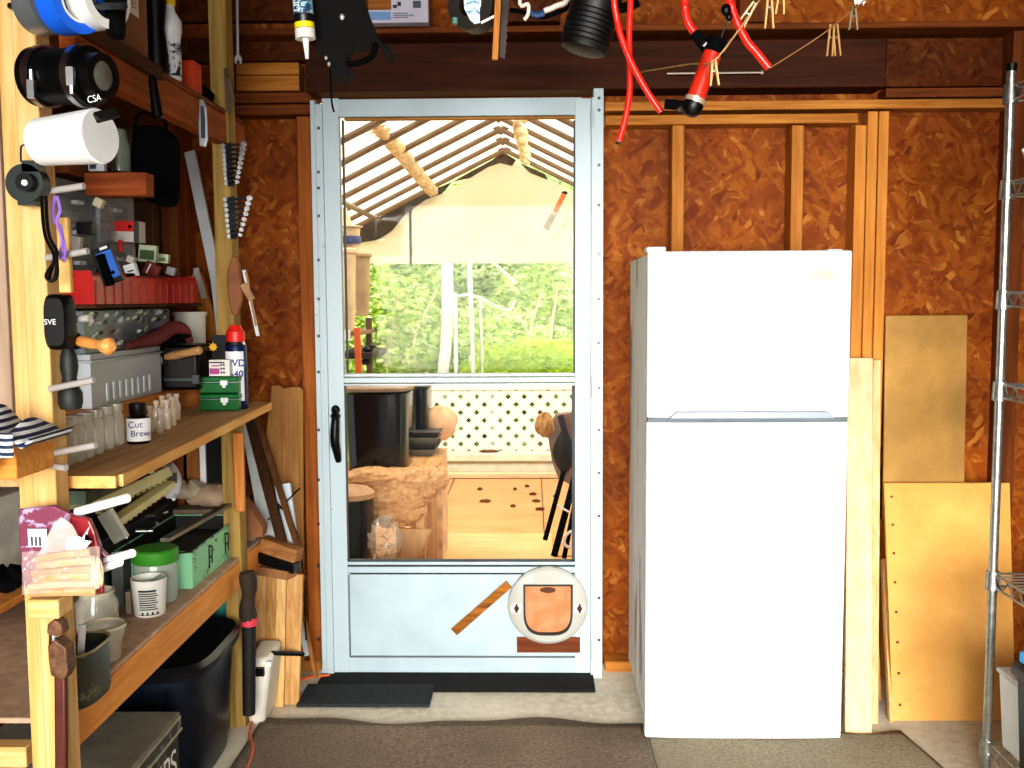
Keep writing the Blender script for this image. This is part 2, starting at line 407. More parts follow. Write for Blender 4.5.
# handle
h = MB(); h.tube([PY(x, y, YD - dd) for x, y, dd in ((335, 409, .006), (335.5, 418, .03), (335, 430, .035), (335, 442, .035), (337, 452, .025), (338.5, 461, .006))], lambda t: .011 + .006 * math.sin(t * PI), 10)
h.sph(PY(335.5, 410, YD - .01), (.016, .01, .018)); h.sph(PY(335.5, 416, YD - .01), (.019, .01, .012)); h.build('door_handle', BLACK, door, label='black pull handle')
# cat flap
c = PY(548, 605, YD - .012); k = YD / F
ring = MB(); N = 48
outer = [c + V((math.cos(2 * PI * i / N) * 40.5 * k, 0, math.sin(2 * PI * i / N) * 40 * k)) for i in range(N)]
def dshape(i, sx, sz):
    a = 2 * PI * i / N; x, z = math.cos(a), math.sin(a)
    if z <= 0: x, z = math.copysign(abs(x) ** .62, x), -abs(z) ** .62
    if z > 0: s = max(abs(x), abs(z)); x, z = x / s, z / s; z = min(z, 1)
    return V((x * sx, 0, z * (sz if z > 0 else sz * 1.25)))
cd = c + V((0, 0, -1 * k))
hole = [cd + dshape(i, 25 * k, 23.5 * k) for i in range(N)]
f = V((0, -.014, 0)); b0 = V((0, .01, 0))
mid = [outer[i] * .93 + c * .07 for i in range(N)]
ring.rings([[p + b0 for p in outer], [p - V((0, .006, 0)) for p in outer], [p + f for p in mid], [p + f for p in hole], [p + b0 for p in hole]], False, True)
flap = thing('cat_flap', 'round grey white pet door set in the lower white door panel', 'pet door', (c.x, c.y, c.z - 41 * k))
ring.build('surround', painted('#a9a9a2', '#7c7c76', .68, 20, .4), flap)
g = MB(); gi = [cd + dshape(i, 23.3 * k, 21.8 * k) for i in range(N)]
g.rings([[p + f * 1.3 for p in hole], [p + f * 1.3 for p in gi], [p + b0 for p in gi], [p + b0 for p in hole]], False, True); g.build('gasket', INK, flap, label='black seal')
nt = NT('tinted_flap'); tp = nt.ramp(nt.noise(nt.coords((1, 1, 2)), 22, 4), [(.45, '#e6a06a'), (.8, '#c47a48')]); nt.link(tp, nt.b.inputs['Base Color']); nt.b.inputs['Roughness'].default_value = .25
nt.link(tp, nt.b.inputs['Emission Color']); nt.b.inputs['Emission Strength'].default_value = 0
m = MB(); m.prism([p + V((0, -.004, 0)) for p in gi], (0, 1, 0), .004); fl = m.build('flap_panel', translucent('#f0b184', .45, '#dc9560', 18), flap, smooth=False, label='amber see-through flap')
m = MB(); m.sph(cd + V((0, -.006, 17 * k)), (8 * k, .003, 3 * k)); m.build('smudge', plain('#5a3320', .8, 0, .3), fl)
for sx in (-1, 1):
    m = MB(); p = c + V((sx * 32 * k, -.012, -2 * k)); m.cyl(p, p + V((0, -.005, 0)), 6 * k, seg=16); kn = m.build('latch', plain('#c6c4bd', .4, 0, .05), flap)
    m = MB(); m.boxc(p + V((0, -.007, 0)), (2 * k, .006, 9 * k)); m.sph(p + V((0, -.009, 0)), 2.6 * k, 8, 6); m.build('latch_pin', plain('#4a1f12', .5, 0, .1), kn)
MB().box(*rect(517, 580, 637, 654, YD)[:2], YD - .006, YD, *rect(517, 580, 637, 652, YD)[2:]).build('patch_board', wood('#7c4326', '#5a2c17', 'x', False), door, label='brown board under the pet door')
m = MB(); m.beam(PY(454, 632, YD - .004), PY(509, 584, YD - .004), .032, .006); m.build('tape_strip', wood('#b07430', '#6a3f18', 'x', False, .3), door, label='diagonal brown tape strip')

# ================================================================ refrigerator
YF = PZ(747, 740, .016).y; FW = plain('#cbd0d1', .25, 0, .01)
fx0, fx1, _, fz1 = rect(646.5, 848, 250, 740, YF)
fr = thing('refrigerator', 'tall white two door refrigerator with scuffed grey side', 'refrigerator', ((fx0 + fx1) / 2, YF + .2, .014))
SIDE = painted('#d8d8d4', '#857c72', .56, 9, .5, (1, 1, .22))
MB().box(fx0 + .006, fx1 - .01, YF + .06, YW - .1, .05, fz1 - .006).build('cabinet', SIDE, fr, bevel=.008)
MB().box(fx0 + .02, fx1 - .02, YF + .03, YF + .08, .02, .07).build('kick_plate', plain('#8c8c8c', .5, 0, .1), fr, bevel=.004)
zs = PY(740, 420.5, YF).z
def fdoor(name, z0, z1):
    m = MB(); n = 10; R = []
    for i in range(n + 1):
        t = i / n; x = fx0 + (fx1 - fx0) * t; y = YF + .010 * (2 * t - 1) ** 4
        R.append([V((x, y, z0)), V((x, YF + .052, z0)), V((x, YF + .052, z1)), V((x, y, z1))])
    m.rings(R); return m.build(name, FW, fr, bevel=.006)
fd = fdoor('freezer_door', zs + .007, fz1); rd = fdoor('fridge_door', .018, zs - .006)
# recessed pull along the bottom of the freezer door
m = MB(); a = PY(668, 415, YF); b = PY(834, 419, YF)
m.prism([V((a.x, YF - .012, b.z + .002)), V((b.x, YF - .012, b.z + .002)), V((b.x - .025, YF - .012, a.z + .012)), V((a.x + .025, YF - .012, a.z + .012))], (0, 1, 0), .02)
m.build('handle', plain('#97a1ab', .25, .2, .03), fd, bevel=.004)
m = MB(); m.box(fx0 + .004, fx1 - .004, YF + .012, YF + .05, zs - .005, zs + .006); m.build('door_gasket', plain('#57636b', .6, 0, .1), fr)
m = MB(); a = PY(822, 275, YF - .001); m.rings([[a + V((math.cos(t) * .034, yy, math.sin(t) * .0125)) for t in [2 * PI * i / 24 for i in range(24)]] for yy in (.002, -.004)]); bd = m.build('badge', plain('#9d9d90', .3, .3, .03), fd, bevel=.001)
m = MB(); x0, x1, z0, z1 = rect(646, 665, 246, 251, YF + .03); m.box(x0, x1, YF + .01, YF + .09, fz1 - .002, fz1 + .014); m.build('hinge_cap', plain('#dcdcd8', .4, 0, .04), fr, bevel=.004)
m = MB(); x0, x1, z0, z1 = rect(831, 846, 247, 251, YF + .03); m.box(x0, x1, YF + .06, YF + .1, fz1 - .002, fz1 + .006); m.build('rear_tab', FW, fr, bevel=.002)
for zc in (.845, 1.18): MB().box(fx0 + .0, fx0 + .012, YF + .052, YF + .07, zc - .02, zc + .02).build('spacer', WHITE, fr)
for x in (fx0 + .05, fx1 - .05):
    MB().cyl((x, YF + .1, .012), (x, YF + .1, .06), .018, seg=12).build('foot', BLACK, fr)
    MB().cyl((x, YF + .4, .012), (x, YF + .4, .06), .018, seg=12).build('foot', BLACK, fr)

# ================================================================ rugs and mat
RUG = speckle('#66574a', '#948674', 90, .98, '#5a4c3c', .7); RUG2 = speckle('#7c7462', '#aaa088', 90, .98, '#7c705c', .7)
def rug(name, outline, mat, label, seed):
    xs = [p[0] for p in outline]
    (ax, ay), (bx, by), (cx2, cy), (dx, dy) = outline   # near-left, near-right, far-right, far-left
    m = MB(); rnd = random.Random(seed); ph = [rnd.uniform(0, 6) for _ in range(4)]
    def fn(u, v, top=1):
        x = (ax * (1 - u) + bx * u) * (1 - v) + (dx * (1 - u) + cx2 * u) * v; y = (ay * (1 - u) + by * u) * (1 - v) + (dy * (1 - u) + cy * u) * v
        if v > .98: y += .02 * math.sin(u * 9 + ph[0]) + .01 * math.sin(u * 23 + ph[1])
        return (x, y, .009 + .0025 * math.sin(u * 13 + ph[2]) * math.sin(v * 21 + ph[3]))
    m.grid(fn, 50, 50); return m.build(name, mat, label=label, cat='rug', solid=.014)
sx_ = PZ(648, 742, 0).x
rug('rug', [(-.92, .6), (sx_ - .004, .6), (sx_ - .004, PZ(640, 722, .016).y), (PZ(264, 720, 0).x, PZ(264, 719, .016).y)], RUG, 'dark brown grey carpet on the floor before the door', 3)
rug('rug', [(sx_ + .004, .6), (PZ(1010, 800, 0).x, .6 + 1.2), (PZ(897, 730, 0).x, PZ(897, 731, .016).y), (sx_ + .004, PZ(650, 728, .016).y)], RUG2, 'lighter grey brown carpet under the fridge front', 5)
x0, x1 = PZ(296, 708, 0).x, PZ(430, 706, 0).x
m = MB(); m.box(x0, x1, PZ(360, 708, 0).y, PZ(360, 684, .0).y - .03, .001, .014); m.build('door_mat', speckle('#1b1e20', '#33383a', 120, .9, None, .8), label='black rubber mat lying just inside the door', cat='mat', bevel=.004)

# ================================================================ boards right of the fridge
def leaner(name, x0, x1, zb, zt, yb, yt, th, mat, label, cat='board', shear=0, **k):
    """a board whose foot stands at yb and whose head leans at yt"""
    m = MB(); m.hexa([(x0 + shear, yb, zb), (x1 + shear, yb, zb), (x1 + shear, yb + th, zb), (x0 + shear, yb + th, zb), (x0, yt, zt), (x1, yt, zt), (x1, yt + th, zt), (x0, yt + th, zt)])
    return m.build(name, mat, label=label, cat=cat, bevel=.002, **k)
def pix(px0, px1, yb, pyt, yt):
    """x range at the foot depth and head height"""
    return PY(px0, 700, yb).x, PY(px1, 700, yb).x, PY(px0, pyt, yt).z
def plank2(x0, x1, p0, p1, yb, yt, z1, th, mat, label):
    a, b = PY(p0, 400, yt).x, PY(p1, 400, yt).x
    return MB().hexa([(x0, yb, 0), (x1, yb, 0), (x1, yb + th, 0), (x0, yb + th, 0), (a, yt, z1), (b, yt, z1), (b, yt + th, z1), (a, yt + th, z1)]).build('plank', mat, label=label, cat='board', bevel=.002)
PLY = speckle('#d9a050', '#e4b062', 6, .55, '#c98e44', .02); PLYO = speckle('#a47a36', '#b48a42', 8, .6, '#6e5024', .02)
yb = PZ(858, 734, 0).y; x0, x1, z1 = pix(846, 871.5, yb, 358, 3.6); x1 += .004; plank2(x0, x1, 847, 872, yb, 3.60, z1, .02, wood('#e3c8a2', '#d2b084', 'z', False, .6, 30, .1), 'wide pale pine plank leaning against the fridge side')
yb = PZ(874, 728, 0).y + .03; x0, x1, z1 = pix(870, 879, yb, 360, 3.62); plank2(x0, x1, 872.5, 880, yb, 3.62, z1, .025, wood('#e0c096', '#c89c64', 'z', False, .6, 30, .1), 'narrow pale pine plank right of the wide leaning plank')
x0, x1, z1 = pix(880, 883, 3.42, 420, 3.64); leaner('wood_strip', x0, x1, 0, z1, 3.43, 3.65, .02, wood('#e9bd7c', '#c99550', 'z'), 'thin strip standing beside the narrow leaning plank', 'strip')
m = MB(); m.beam(PZ(891, 722, 0) + V((0, 0, 0)), PY(883, 560, 3.6), .014, .02); m.build('wood_strip', wood('#f2c88c', '#dca761', 'z'), label='short slanted strip in the dark gap beside the brown panel', cat='strip')
yb = PZ(940, 721, 0).y
x0, x1 = PY(893, 721, yb).x, PY(1016, 721, yb).x; z1 = PY(940, 483, 3.62).z; xt0 = PY(884, 483, 3.62).x; xt1 = PY(1010, 483, 3.62).x
pan = thing('plywood_panel', 'large smooth tan plywood sheet with nail holes leaning behind the rack', 'panel', ((x0 + x1) / 2, yb, 0))
m = MB(); m.hexa([(x0, yb, .0), (x1, yb, .0), (x1, yb + .018, .0), (x0, yb + .018, .0), (xt0, 3.62, z1), (xt1, 3.62, z1), (xt1, 3.638, z1), (xt0, 3.638, z1)]); m.build('sheet', PLY, pan, bevel=.002)
for i in range(8):
    t = (i + .5) / 8; p = V((x0 + (xt0 - x0) * t + .025, yb + (3.62 - yb) * t, z1 * t)); m = MB(); m.cyl(p + V((0, .001, 0)), p + V((0, -.002, 0)), .005, seg=8); m.build('nail_hole', plain('#7a3f1c', .7, 0, .1), pan)
x0, x1, z0, z1 = rect(882, 963, 315, 492, 3.70)
leaner('plywood_panel', x0, x1, z0 - .1, z1, 3.66, 3.685, .012, PLYO, 'smaller brown plywood piece standing above the large tan sheet', 'panel')
MB().box(x0, x1 + .02, 3.645, 3.699, 0, z0 - .102).build('support_block', STUD('z'), label='wood block behind the large tan sheet', cat='board')

# ================================================================ chrome wire rack
CH = plain('#b9bdb8', .3, .9, .15, 60); rk = PZ(985, 772, .045)
ry = rk.y; rx = PX(992, 600, PY(992, 600, ry).x).x
rack = thing('wire_rack', 'chrome wire shelving rack standing at the right edge', 'shelving', (rx, ry, 0))
RD = 1.15; RWd = .36
lvls = [PY(1000, y, ry).z for y in (94, 190, 300, 391, 580)] + [.12]
for (dx, dy) in ((0, 0), (RWd, 0), (0, -RD), (RWd, -RD)):
    m = MB(); m.cyl((rx + dx, ry + dy, .05), (rx + dx, ry + dy, lvls[0] + .06), .0125, seg=14); po = m.build('pole', CH, rack)
    MB().cyl((rx + dx, ry + dy, 0), (rx + dx, ry + dy, .05), .014, .018, seg=12).build('foot', plain('#8a8a86', .5, .4, .1), rack)
    MB().cyl((rx + dx, ry + dy, lvls[0] + .06), (rx + dx, ry + dy, lvls[0] + .08), .0145, seg=12).build('cap', BLACK, rack)
for zi, z in enumerate(lvls):
    m = MB()
    for x in (rx, rx + RWd):
        for dz in (.018, -.018): m.cyl((x, ry, z + dz), (x, ry - RD, z + dz), .0035, seg=6)
        y = ry - .03; pts = []
        while y > ry - RD + .02: pts.append(V((x, y, z + (.018 if len(pts) % 2 == 0 else -.018)))); y -= .03
        m.tube(pts, .0025, 5, 1)
    for y in (ry, ry - RD):
        for dz in (.018, -.018): m.cyl((rx, y, z + dz), (rx + RWd, y, z + dz), .0035, seg=6)
    y = ry - .02
    while y > ry - RD: m.cyl((rx, y, z + .022), (rx + RWd, y, z + .022), .002, seg=5); y -= .028
    sh = m.build('wire_shelf', CH, rack)
    for (dx, dy) in ((0, 0), (RWd, 0), (0, -RD), (RWd, -RD)): MB().cyl((rx + dx, ry + dy, z - .026), (rx + dx, ry + dy, z + .026), .021, .018, seg=14).build('collar', CH, sh)
# things on the rack
p = PY(1022, 190, ry - .1)
m = MB(); m.box(rx + .035, rx + .3, ry - .32, ry - .08, lvls[1] + .026, lvls[1] + .026); m.bm.clear()
def bag(mb, c, sx, sy, sz, seed=0, pinch=.5):
    rnd = random.Random(seed); ph = [rnd.uniform(0, 6.3) for _ in range(6)]
    n = 14; R = []
    for i in range(n + 1):
        t = i / n; w = math.sin(PI * min(max(t, .03), .97)) ** pinch
        R.append([V(c) + V((math.cos(a) * sx * w * (1 + .1 * math.sin(3 * a + ph[0] + t * 5)), math.sin(a) * sy * w * (1 + .1 * math.sin(4 * a + ph[1])), t * sz + .01 * math.sin(5 * a + ph[2]) * (t > .2))) for a in [2 * PI * k / 20 for k in range(20)]])
    return mb.rings(R)
m = MB(); zz = PY(1018, 154, ry - .15).z
MB().box(rx + .03, rx + .33, ry - .4, ry - .06, lvls[1] + .025, zz - .02).build('storage_box', plain('#3a2a20', .8, 0, .2), label='dark box on the rack shelf under the blue cloth', cat='box', bevel=.004)
m = MB(); bag(m, (rx + .1, ry - .065, zz - .018), .092, .06, .05, 1); m.build('white_cloth', plain('#d6dcde', .8, 0, .1), label='folded white cloth under the blue cloth on the rack', cat='cloth')
m = MB(); bag(m, (rx + .1, ry - .065, zz + .03), .092, .06, .065, 2); m.build('blue_cloth', plain('#5aa5cf', .8, 0, .2), label='light blue bundle of cloth high on the chrome rack', cat='cloth')
sh0 = lvls[5] + .025
zz2 = PY(1000, 668, ry - .05).z - .015
m = MB(); x0 = rx + .018; m.hexa([(x0, ry - .3, sh0), (x0 + .3, ry - .3, sh0), (x0 + .3, ry - .05, sh0), (x0, ry - .05, sh0), (x0 - .012, ry - .31, zz2), (x0 + .31, ry - .31, zz2), (x0 + .31, ry - .04, zz2), (x0 - .012, ry - .04, zz2)])
m.box(x0 - .018, x0 + .315, ry - .316, ry - .034, zz2, zz2 + .015); m.build('white_bin', plain('#eceeea', .5, 0, .04), label='white plastic bin on the low rack shelf behind the black tub', cat='bin', bevel=.01)
m = MB(); tx = PY(1010, 668, ry - .40).x + .016; zt = PY(1018, 668, ry - .4).z
m.hexa([(tx + .012, ry - .72, sh0), (tx + .25, ry - .72, sh0), (tx + .25, ry - .42, sh0), (tx + .012, ry - .42, sh0), (tx, ry - .74, zt), (tx + .26, ry - .74, zt), (tx + .26, ry - .40, zt), (tx, ry - .40, zt)])
m.tube([(tx, ry - .40, zt), (tx, ry - .74, zt)], .018, 10, 1); m.tube([(tx, ry - .40, zt), (tx + .26, ry - .40, zt)], .018, 10, 1)
m.build('black_tub', BLACK, label='black plastic tub with rolled rim at the lower right edge', cat='tub', bevel=.004)
zt2 = zt + .02
m = MB(); m.boxc((tx + .11, ry - .5, zt2 + .014), (.2, .2, .028), (0, 0, .12)); m.build('blue_box', plain('#1f93cf', .4, 0, .15), label='flat blue packet lying on the black tub', cat='packet', bevel=.003)
# ================================================================ left shelving: posts, shelves
def bd(name, label, mat, boxes, cat='board', bevel=.003, **k):
    m = MB()
    for b in boxes: m.box(*b)
    return m.build(name, mat, label=label, cat=cat, bevel=bevel, **k)
P1Y, P2Y = 1.85, 3.19
ax0, ax1, ax2 = PY(12, 384, P1Y).x, PY(28, 384, P1Y).x, PY(51, 384, P1Y).x
bd('shelf_post', 'narrow pale pine board, outer half of the near doubled post', PINE(), [(ax0, ax1 - .001, P1Y + .006, P1Y + .07, 0, 2.5)], 'post')
bd('shelf_post', 'near pale pine post carrying the hung tapes and bread bag', wood('#e6c58e', '#cda262', 'z'), [(ax1, ax2, P1Y, P1Y + .055, 0, 2.5)], 'post')
bx0, bx1 = PY(219, 384, P2Y).x, PY(236, 384, P2Y).x
bd('shelf_post', 'greenish far post standing before the wrench sets', GREENP(), [(bx0, bx1, P2Y, P2Y + .075, 0, 2.62)], 'post')
# small block on near post under the bread bag
q = rect(40, 71, 592, 611, 1.84)
bd('support_block', 'short pine block nailed on the near post under the bread bag', PINE('x'), [(q[0], q[1] - .0, 1.79, 1.849, q[2] + .0, q[3])], 'block')
# upper and lower shelf
ZU, ZL = 1.07, .565
e1 = PZ(117, 476, ZU); e2 = PZ(271, 402, ZU)
m = MB(); xi = -1.5
top = [V((e1.x - .04 - .08, e1.y, ZU)), V((e1.x - .04, e1.y, ZU)), V((e1.x, e1.y + .012, ZU)), V((e2.x + .0, e2.y - .02, ZU)), V((e2.x - .01, e2.y, ZU)), V((xi, e2.y, ZU)), V((xi, e1.y, ZU))]
m.prism([p - V((0, 0, .022)) for p in top], (0, 0, 1), .022)
shelf = m.build('shelf_board', wood('#dab684', '#b88e5c', 'y', False, .7), label='upper plywood shelf board holding jars and green tins', cat='shelf', bevel=.002)
m = MB(); m.beam(e1 + V((.003, .012, -.011)), e2 + V((.003, -.02, -.011)), .024, .008, (1, 0, 0)); m.beam(V((e1.x - .12, e1.y - .004, ZU - .011)), V((e1.x, e1.y - .004, ZU - .011)), .024, .008, (0, 1, 0))
eb = m.build('edge_strip', wood('#eec07c', '#d99c52', 'y', False), shelf, label='pale edge of the shelf')
XB = -.958
bd('shelf_beam', 'orange two by four beam along the front of the lower shelf', wood('#f2ac62', '#e09546', 'y'), [(XB - .038, XB, 1.93, 3.72, ZL - .088, ZL - .001)], 'beam')
bd('shelf_board', 'lower dusty plywood shelf board with jars and green metal box', speckle('#b0917a', '#cdb096', 30, .9, '#967a60', .15), [(xi, XB - .002, 1.93, 3.6, ZL, ZL + .012)], 'shelf')
ZL += .012
bd('shelf_beam', 'orange brown beam above the black case, between the posts', wood('#b4642c', '#8a4416', 'y'), [(-1.0, -.962, 2.15, 3.4, 1.905, 1.995)], 'beam')
bd('shelf_board', 'high shelf board on which the cardboard box stands', DSTUD('y'), [(xi, -.962, 2.15, 3.4, 1.997, 2.012)], 'shelf')
bd('rafter_block', 'dark board end in front of the high shelf beam', DARKW('y'), [(-.962, -.94, 2.15, 2.6, 1.975, 2.008)])
# mid storage: raised block shelf, organiser shelf, higher shelf
bd('shelf_beam', 'brown board on edge behind the row of glass jars', PINE_O(), [(-1.15, -1.11, 2.33, 3.30, ZU, 1.138)], 'beam')
bd('shelf_board', 'small raised shelf under the clear plastic tote', PINE_O(), [(-1.32, -1.151, 2.45, 3.28, 1.11, 1.138)], 'shelf')
bd('shelf_board', 'thin eye level shelf under the red bin', DARKW('y'), [(-1.32, -1.095, 2.5, 3.32, 1.395, 1.404)], 'shelf')
bd('shelf_board', 'short reddish shelf board above the clear drawers', DSTUD('y'), [(-1.49, -1.2, 2.6, 3.4, 1.745, 1.79)], 'shelf')
bd('back_panel', 'dark cardboard brown back panel behind the bins', plain('#6a5242', .9, 0, .2), [(-1.52, -1.5, 2.0, 3.5, .6, 2.4)], 'panel')
bd('corner_board', 'brown upright board at the back behind the shelves', wood('#9a5a30', '#74401c', 'z'), [(-1.33, -1.27, 3.6, 3.69, 0, 2.5)])
bd('corner_board', 'grey brown upright board further left behind the clear bins', wood('#8a6a4e', '#6a4a32', 'z', False), [(-1.49, -1.34, 3.55, 3.64, 0, 2.4)])
# bracket piece hanging on far post
p = PY(239, 432, 3.12); q_ = rect(233.5, 243.5, 433, 512, 3.13)
bd('hung_wood_piece', 'thin orange wood piece nailed to the far post under the shelf', wood('#dc9a58', '#b06c30', 'z', False), [(q_[0], q_[1], 3.13, 3.15, q_[2], q_[3])])

# pegs on the near post
PEG = plain('#a9a4a0', .4, .1, .08)
for pts, l in ((((44, 192), (84, 186)), 'upper grey peg by the purple ribbon'), (((46, 258), (88, 251)), 'grey peg beside the black cable end'), (((70, 320), (90, 318)), 'short grey peg through the dispenser'),
               (((50, 389), (94, 380)), 'grey peg below the black bottle'), (((54, 453), (96, 445)), 'grey peg in front of the jar row'), (((52, 466), (66, 468)), 'short pale peg at the shelf corner')):
    a = PY(*pts[0], P1Y - .006); b = PY(*pts[1], P1Y - .02); m = MB(); m.cyl(a, b, .0065, seg=10)
    m.build('peg', PEG, label=l, cat='peg')

# ---- hung on the near post, from the top
def ringroll(name, c, ax, r, ri, L, mat, core, label, cat='tape'):
    t = thing(name, label, cat, c); a = V(ax).normalized() * L / 2
    MB().pipe(V(c) - a, V(c) + a, r, ri + .004, 32).build('tape_band', mat, t)
    MB().pipe(V(c) - a * 1.01, V(c) + a * 1.01, ri + .004, ri, 32).build('core', core, t); return t
AX = V((.9, -.42, -.03)).normalized()
yy = 1.76
ca = PY(46, 4, yy); ringroll('tape_roll', ca, AX, .052, .034, .045, plain('#8e9498', .3, .6, .15), plain('#b9a180', .8), 'grey silver duct tape roll hung high on the near post')
cb = PY(70, 2, yy - .02); ringroll('tape_roll', cb, AX, .054, .032, .042, plain('#1463d8', .55, 0, .06), plain('#dcdfe2', .6, 0, .02), 'bright blue painters tape roll next to the silver one')
cc_ = PY(98, 0, yy - .0); ringroll('tape_roll', cc_, AX, .050, .03, .045, plain('#d6d6d2', .5, 0, .04), plain('#151515', .6), 'white tape roll right of the blue roll')
m = MB(); m.boxc(PY(117, 8, yy + .02), (.03, .05, .1), (0, .1, .3)); m.build('black_pouch', BLACKM, label='black pouch behind the white tape roll', cat='pouch', bevel=.008)
MB().cyl(PY(10, 6, 1.84), PY(125, 6, 1.7), .006, seg=8).build('hanging_rod', DSTEEL, label='dark rod the tape rolls hang on', cat='rod')
# rubber coupling with two clamps
cl_ = PY(37, 77, 1.76); cr = PY(104, 76, 1.715); d = (cr - cl_); u = d.normalized()
cp = thing('rubber_coupling', 'big black rubber pipe coupling with two steel band clamps', 'coupling', cl_.lerp(cr, .5) - V((0, 0, .06)))
R_ = .05
m = MB(); m.lathe([(R_, 0), (R_, d.length * .12), (R_ - .003, d.length * .14), (R_ - .003, d.length * .6), (R_, d.length * .62), (R_, d.length * .82), (R_ * .78, d.length * .84), (R_ * .75, d.length), (R_ * .5, d.length), (R_ * .5, d.length * .7)], cl_, u, 32); m.build('sleeve', BLACK, cp)
m = MB(); m.lathe([(R_ * .5, d.length * .72), (R_ * .5, d.length * .98), (R_ * .4, d.length)], cl_, u, 28); m.build('inner_plug', plain('#5c5e54', .25, .1, .2), cp)
for t in (.1, .68):
    m = MB(); a = cl_ + d * t; m.pipe(a, a + u * .012, R_ + .003, R_ - .001, 32); bnd = m.build('clamp_band', STEEL, cp)
    m = MB(); sp = a + u * .006 + V((.0, -R_ - .004, -.0)) ; m.boxc(sp + V((0, 0, -.012 - .02 * (t < .5))), (.012, .01, .03)); m.cyl(sp + V((0, 0, .0)), sp + V((0, 0, -.04)), .005, seg=8); m.build('clamp_screw', STEEL, bnd)
text('CSA', cr + V((-.006, -R_ * .55, -.043)), (1, -.35, .1), (0, -.3, 1), .016, WHITE, cp)
# white tapered container lying on a peg
a = PY(43, 142, 1.77); b = PY(100, 136, 1.73); d = b - a; u = d.normalized()
jug = thing('white_container', 'translucent white tapered tub hung sideways below the coupling', 'container', a.lerp(b, .5) - V((0, 0, .05)))
m = MB(); m.lathe([(.034, -.008), (.041, -.002), (.047, d.length * .98), (.044, d.length), (.043, d.length * .9)], a, u, 32); m.build('body', plain('#e9ebea', .5, 0, .02), jug)
m = MB(); m.cyl(b + u * .0005, b + u * .002, .044, seg=32); m.build('end_disc', plain('#cfd1d0', .5, 0, .03), jug)
m = MB(); m.beam(PY(95, 118, 1.6), PY(118, 112, 1.62), .016, .012); m.build('black_clip', BLACK, label='short black clip gripping the white tub rim', cat='clip', bevel=.002)
# black round spool with hook and cable
c = PY(24, 183, 1.80); k = 1.8 / F
sp = thing('cord_winder', 'round black cable winder hung on a wire hook', 'winder', c - V((0, 0, .04)))
m = MB(); m.cyl(c + V((0, .03, 0)), c + V((0, -.0, 0)), 19 * k, seg=28); m.boxc(c + V((.012, .015, .03)), (.03, .03, .02)); m.boxc(c + V((0.0, .015, -.032)), (.028, .028, .014)); m.build('body', plain('#1a2826', .4, 0, .2), sp)
m = MB(); m.cyl(c + V((.01, -.0, 0)), c + V((.01, -.02, 0)), 9 * k, seg=16); m.build('hub', BLACK, sp)
MB().cyl(c + V((.012, -.02, -.002)), c + V((.012, -.023, -.002)), 3 * k, seg=12).build('white_mark', WHITE, sp); MB().boxc(c + V((-.008, -.001, .006)), (.008, .004, .008)).build('white_mark', WHITE, sp)
m = MB(); m.tube([PY(x, y, 1.8) for x, y in ((21, 162), (21, 148), (24, 145), (32, 147), (37, 158), (36, 166))], .0018, 6); m.build('hook', DSTEEL, sp)
m = MB()
for o in (0, 4): m.tube([PY(x, y, 1.80 - o * .002) for x, y in ((42 + o, 196), (43 + o, 220), (46 + o, 238), (53 + o, 252), (54, 262), (50 - o, 275), (50, 281), (55 + o / 2, 277), (57, 262), (55, 252))], .0032, 6)
m.build('black_cable', BLACK, label='black doubled cable hanging from the round winder', cat='cable')
m = MB()
m.tube([PY(x, y, 1.815) for x, y in ((56, 196), (53, 205), (54, 220), (60, 226), (62, 236), (65, 250), (64, 262))], .0035, 6); m.tube([PY(x, y, 1.81) for x, y in ((57, 196), (60, 210), (57, 222), (62, 240), (60, 256), (66, 258))], .0028, 6)
m.build('purple_ribbon', plain('#8f6cc0', .6, 0, .1), label='purple ribbon looped on the upper grey peg', cat='ribbon')
bd('wood_strip', 'short pale strip of wood hung beside the purple ribbon', wood('#f0cd88', '#ddb066', 'z', False), [(*rect(57, 69, 217, 293, 1.86)[:2], 1.86, 1.875, *rect(57, 69, 217, 293, 1.86)[2:])], 'strip')
# black dispenser SVE
c = PY(57, 322, 1.79); k = 1.79 / F; ds = thing('tape_measure', 'black rounded case with white letters hung on the near post', 'tool', c - V((0, 0, .05)))
m = MB(); R = []
for yy_ in (.03, -.004, -.012):
    s = 1 if yy_ > -.01 else .85
    R.append([c + V((math.copysign(abs(math.cos(t)) ** .6, math.cos(t)) * (12 + 3 * math.sin(t) ** 2) * k * s, yy_, math.copysign(abs(math.sin(t)) ** .8, math.sin(t)) * 28 * k * s)) for t in [2 * PI * i / 32 for i in range(32)]])
m.rings(R); m.build('body', BLACK, ds); text('SVE', c + V((-.006, -.0135, 0)), (1, 0, 0), (0, 0, 1), .014, WHITE, ds)
m = MB(); m.beam(PY(70, 310, 1.84), PY(74, 338, 1.84), .012, .01); m.build('red_lever', plain('#a83a30', .4, 0, .1), ds)
# wood handled tool under it
hd = thing('wood_handled_tool', 'tool with turned wooden handle poking out right of the black case', 'tool', PY(92, 352, 1.82))
m = MB(); a = PY(78, 341, 1.83); b = PY(112, 347, 1.78); L = (b - a).length; m.lathe([(.009, 0), (.011, L * .2), (.010, L * .5), (.009, L * .66), (.015, L * .8), (.016, L * .92), (.008, L)], a, b - a, 20); m.build('handle', wood('#d9a05c', '#b4743a', 'x', False, .4), hd)
m = MB(); m.sph(PY(76, 341, 1.83), (.013, .012, .016), 12, 8); m.build('ferrule', BLACK, hd)
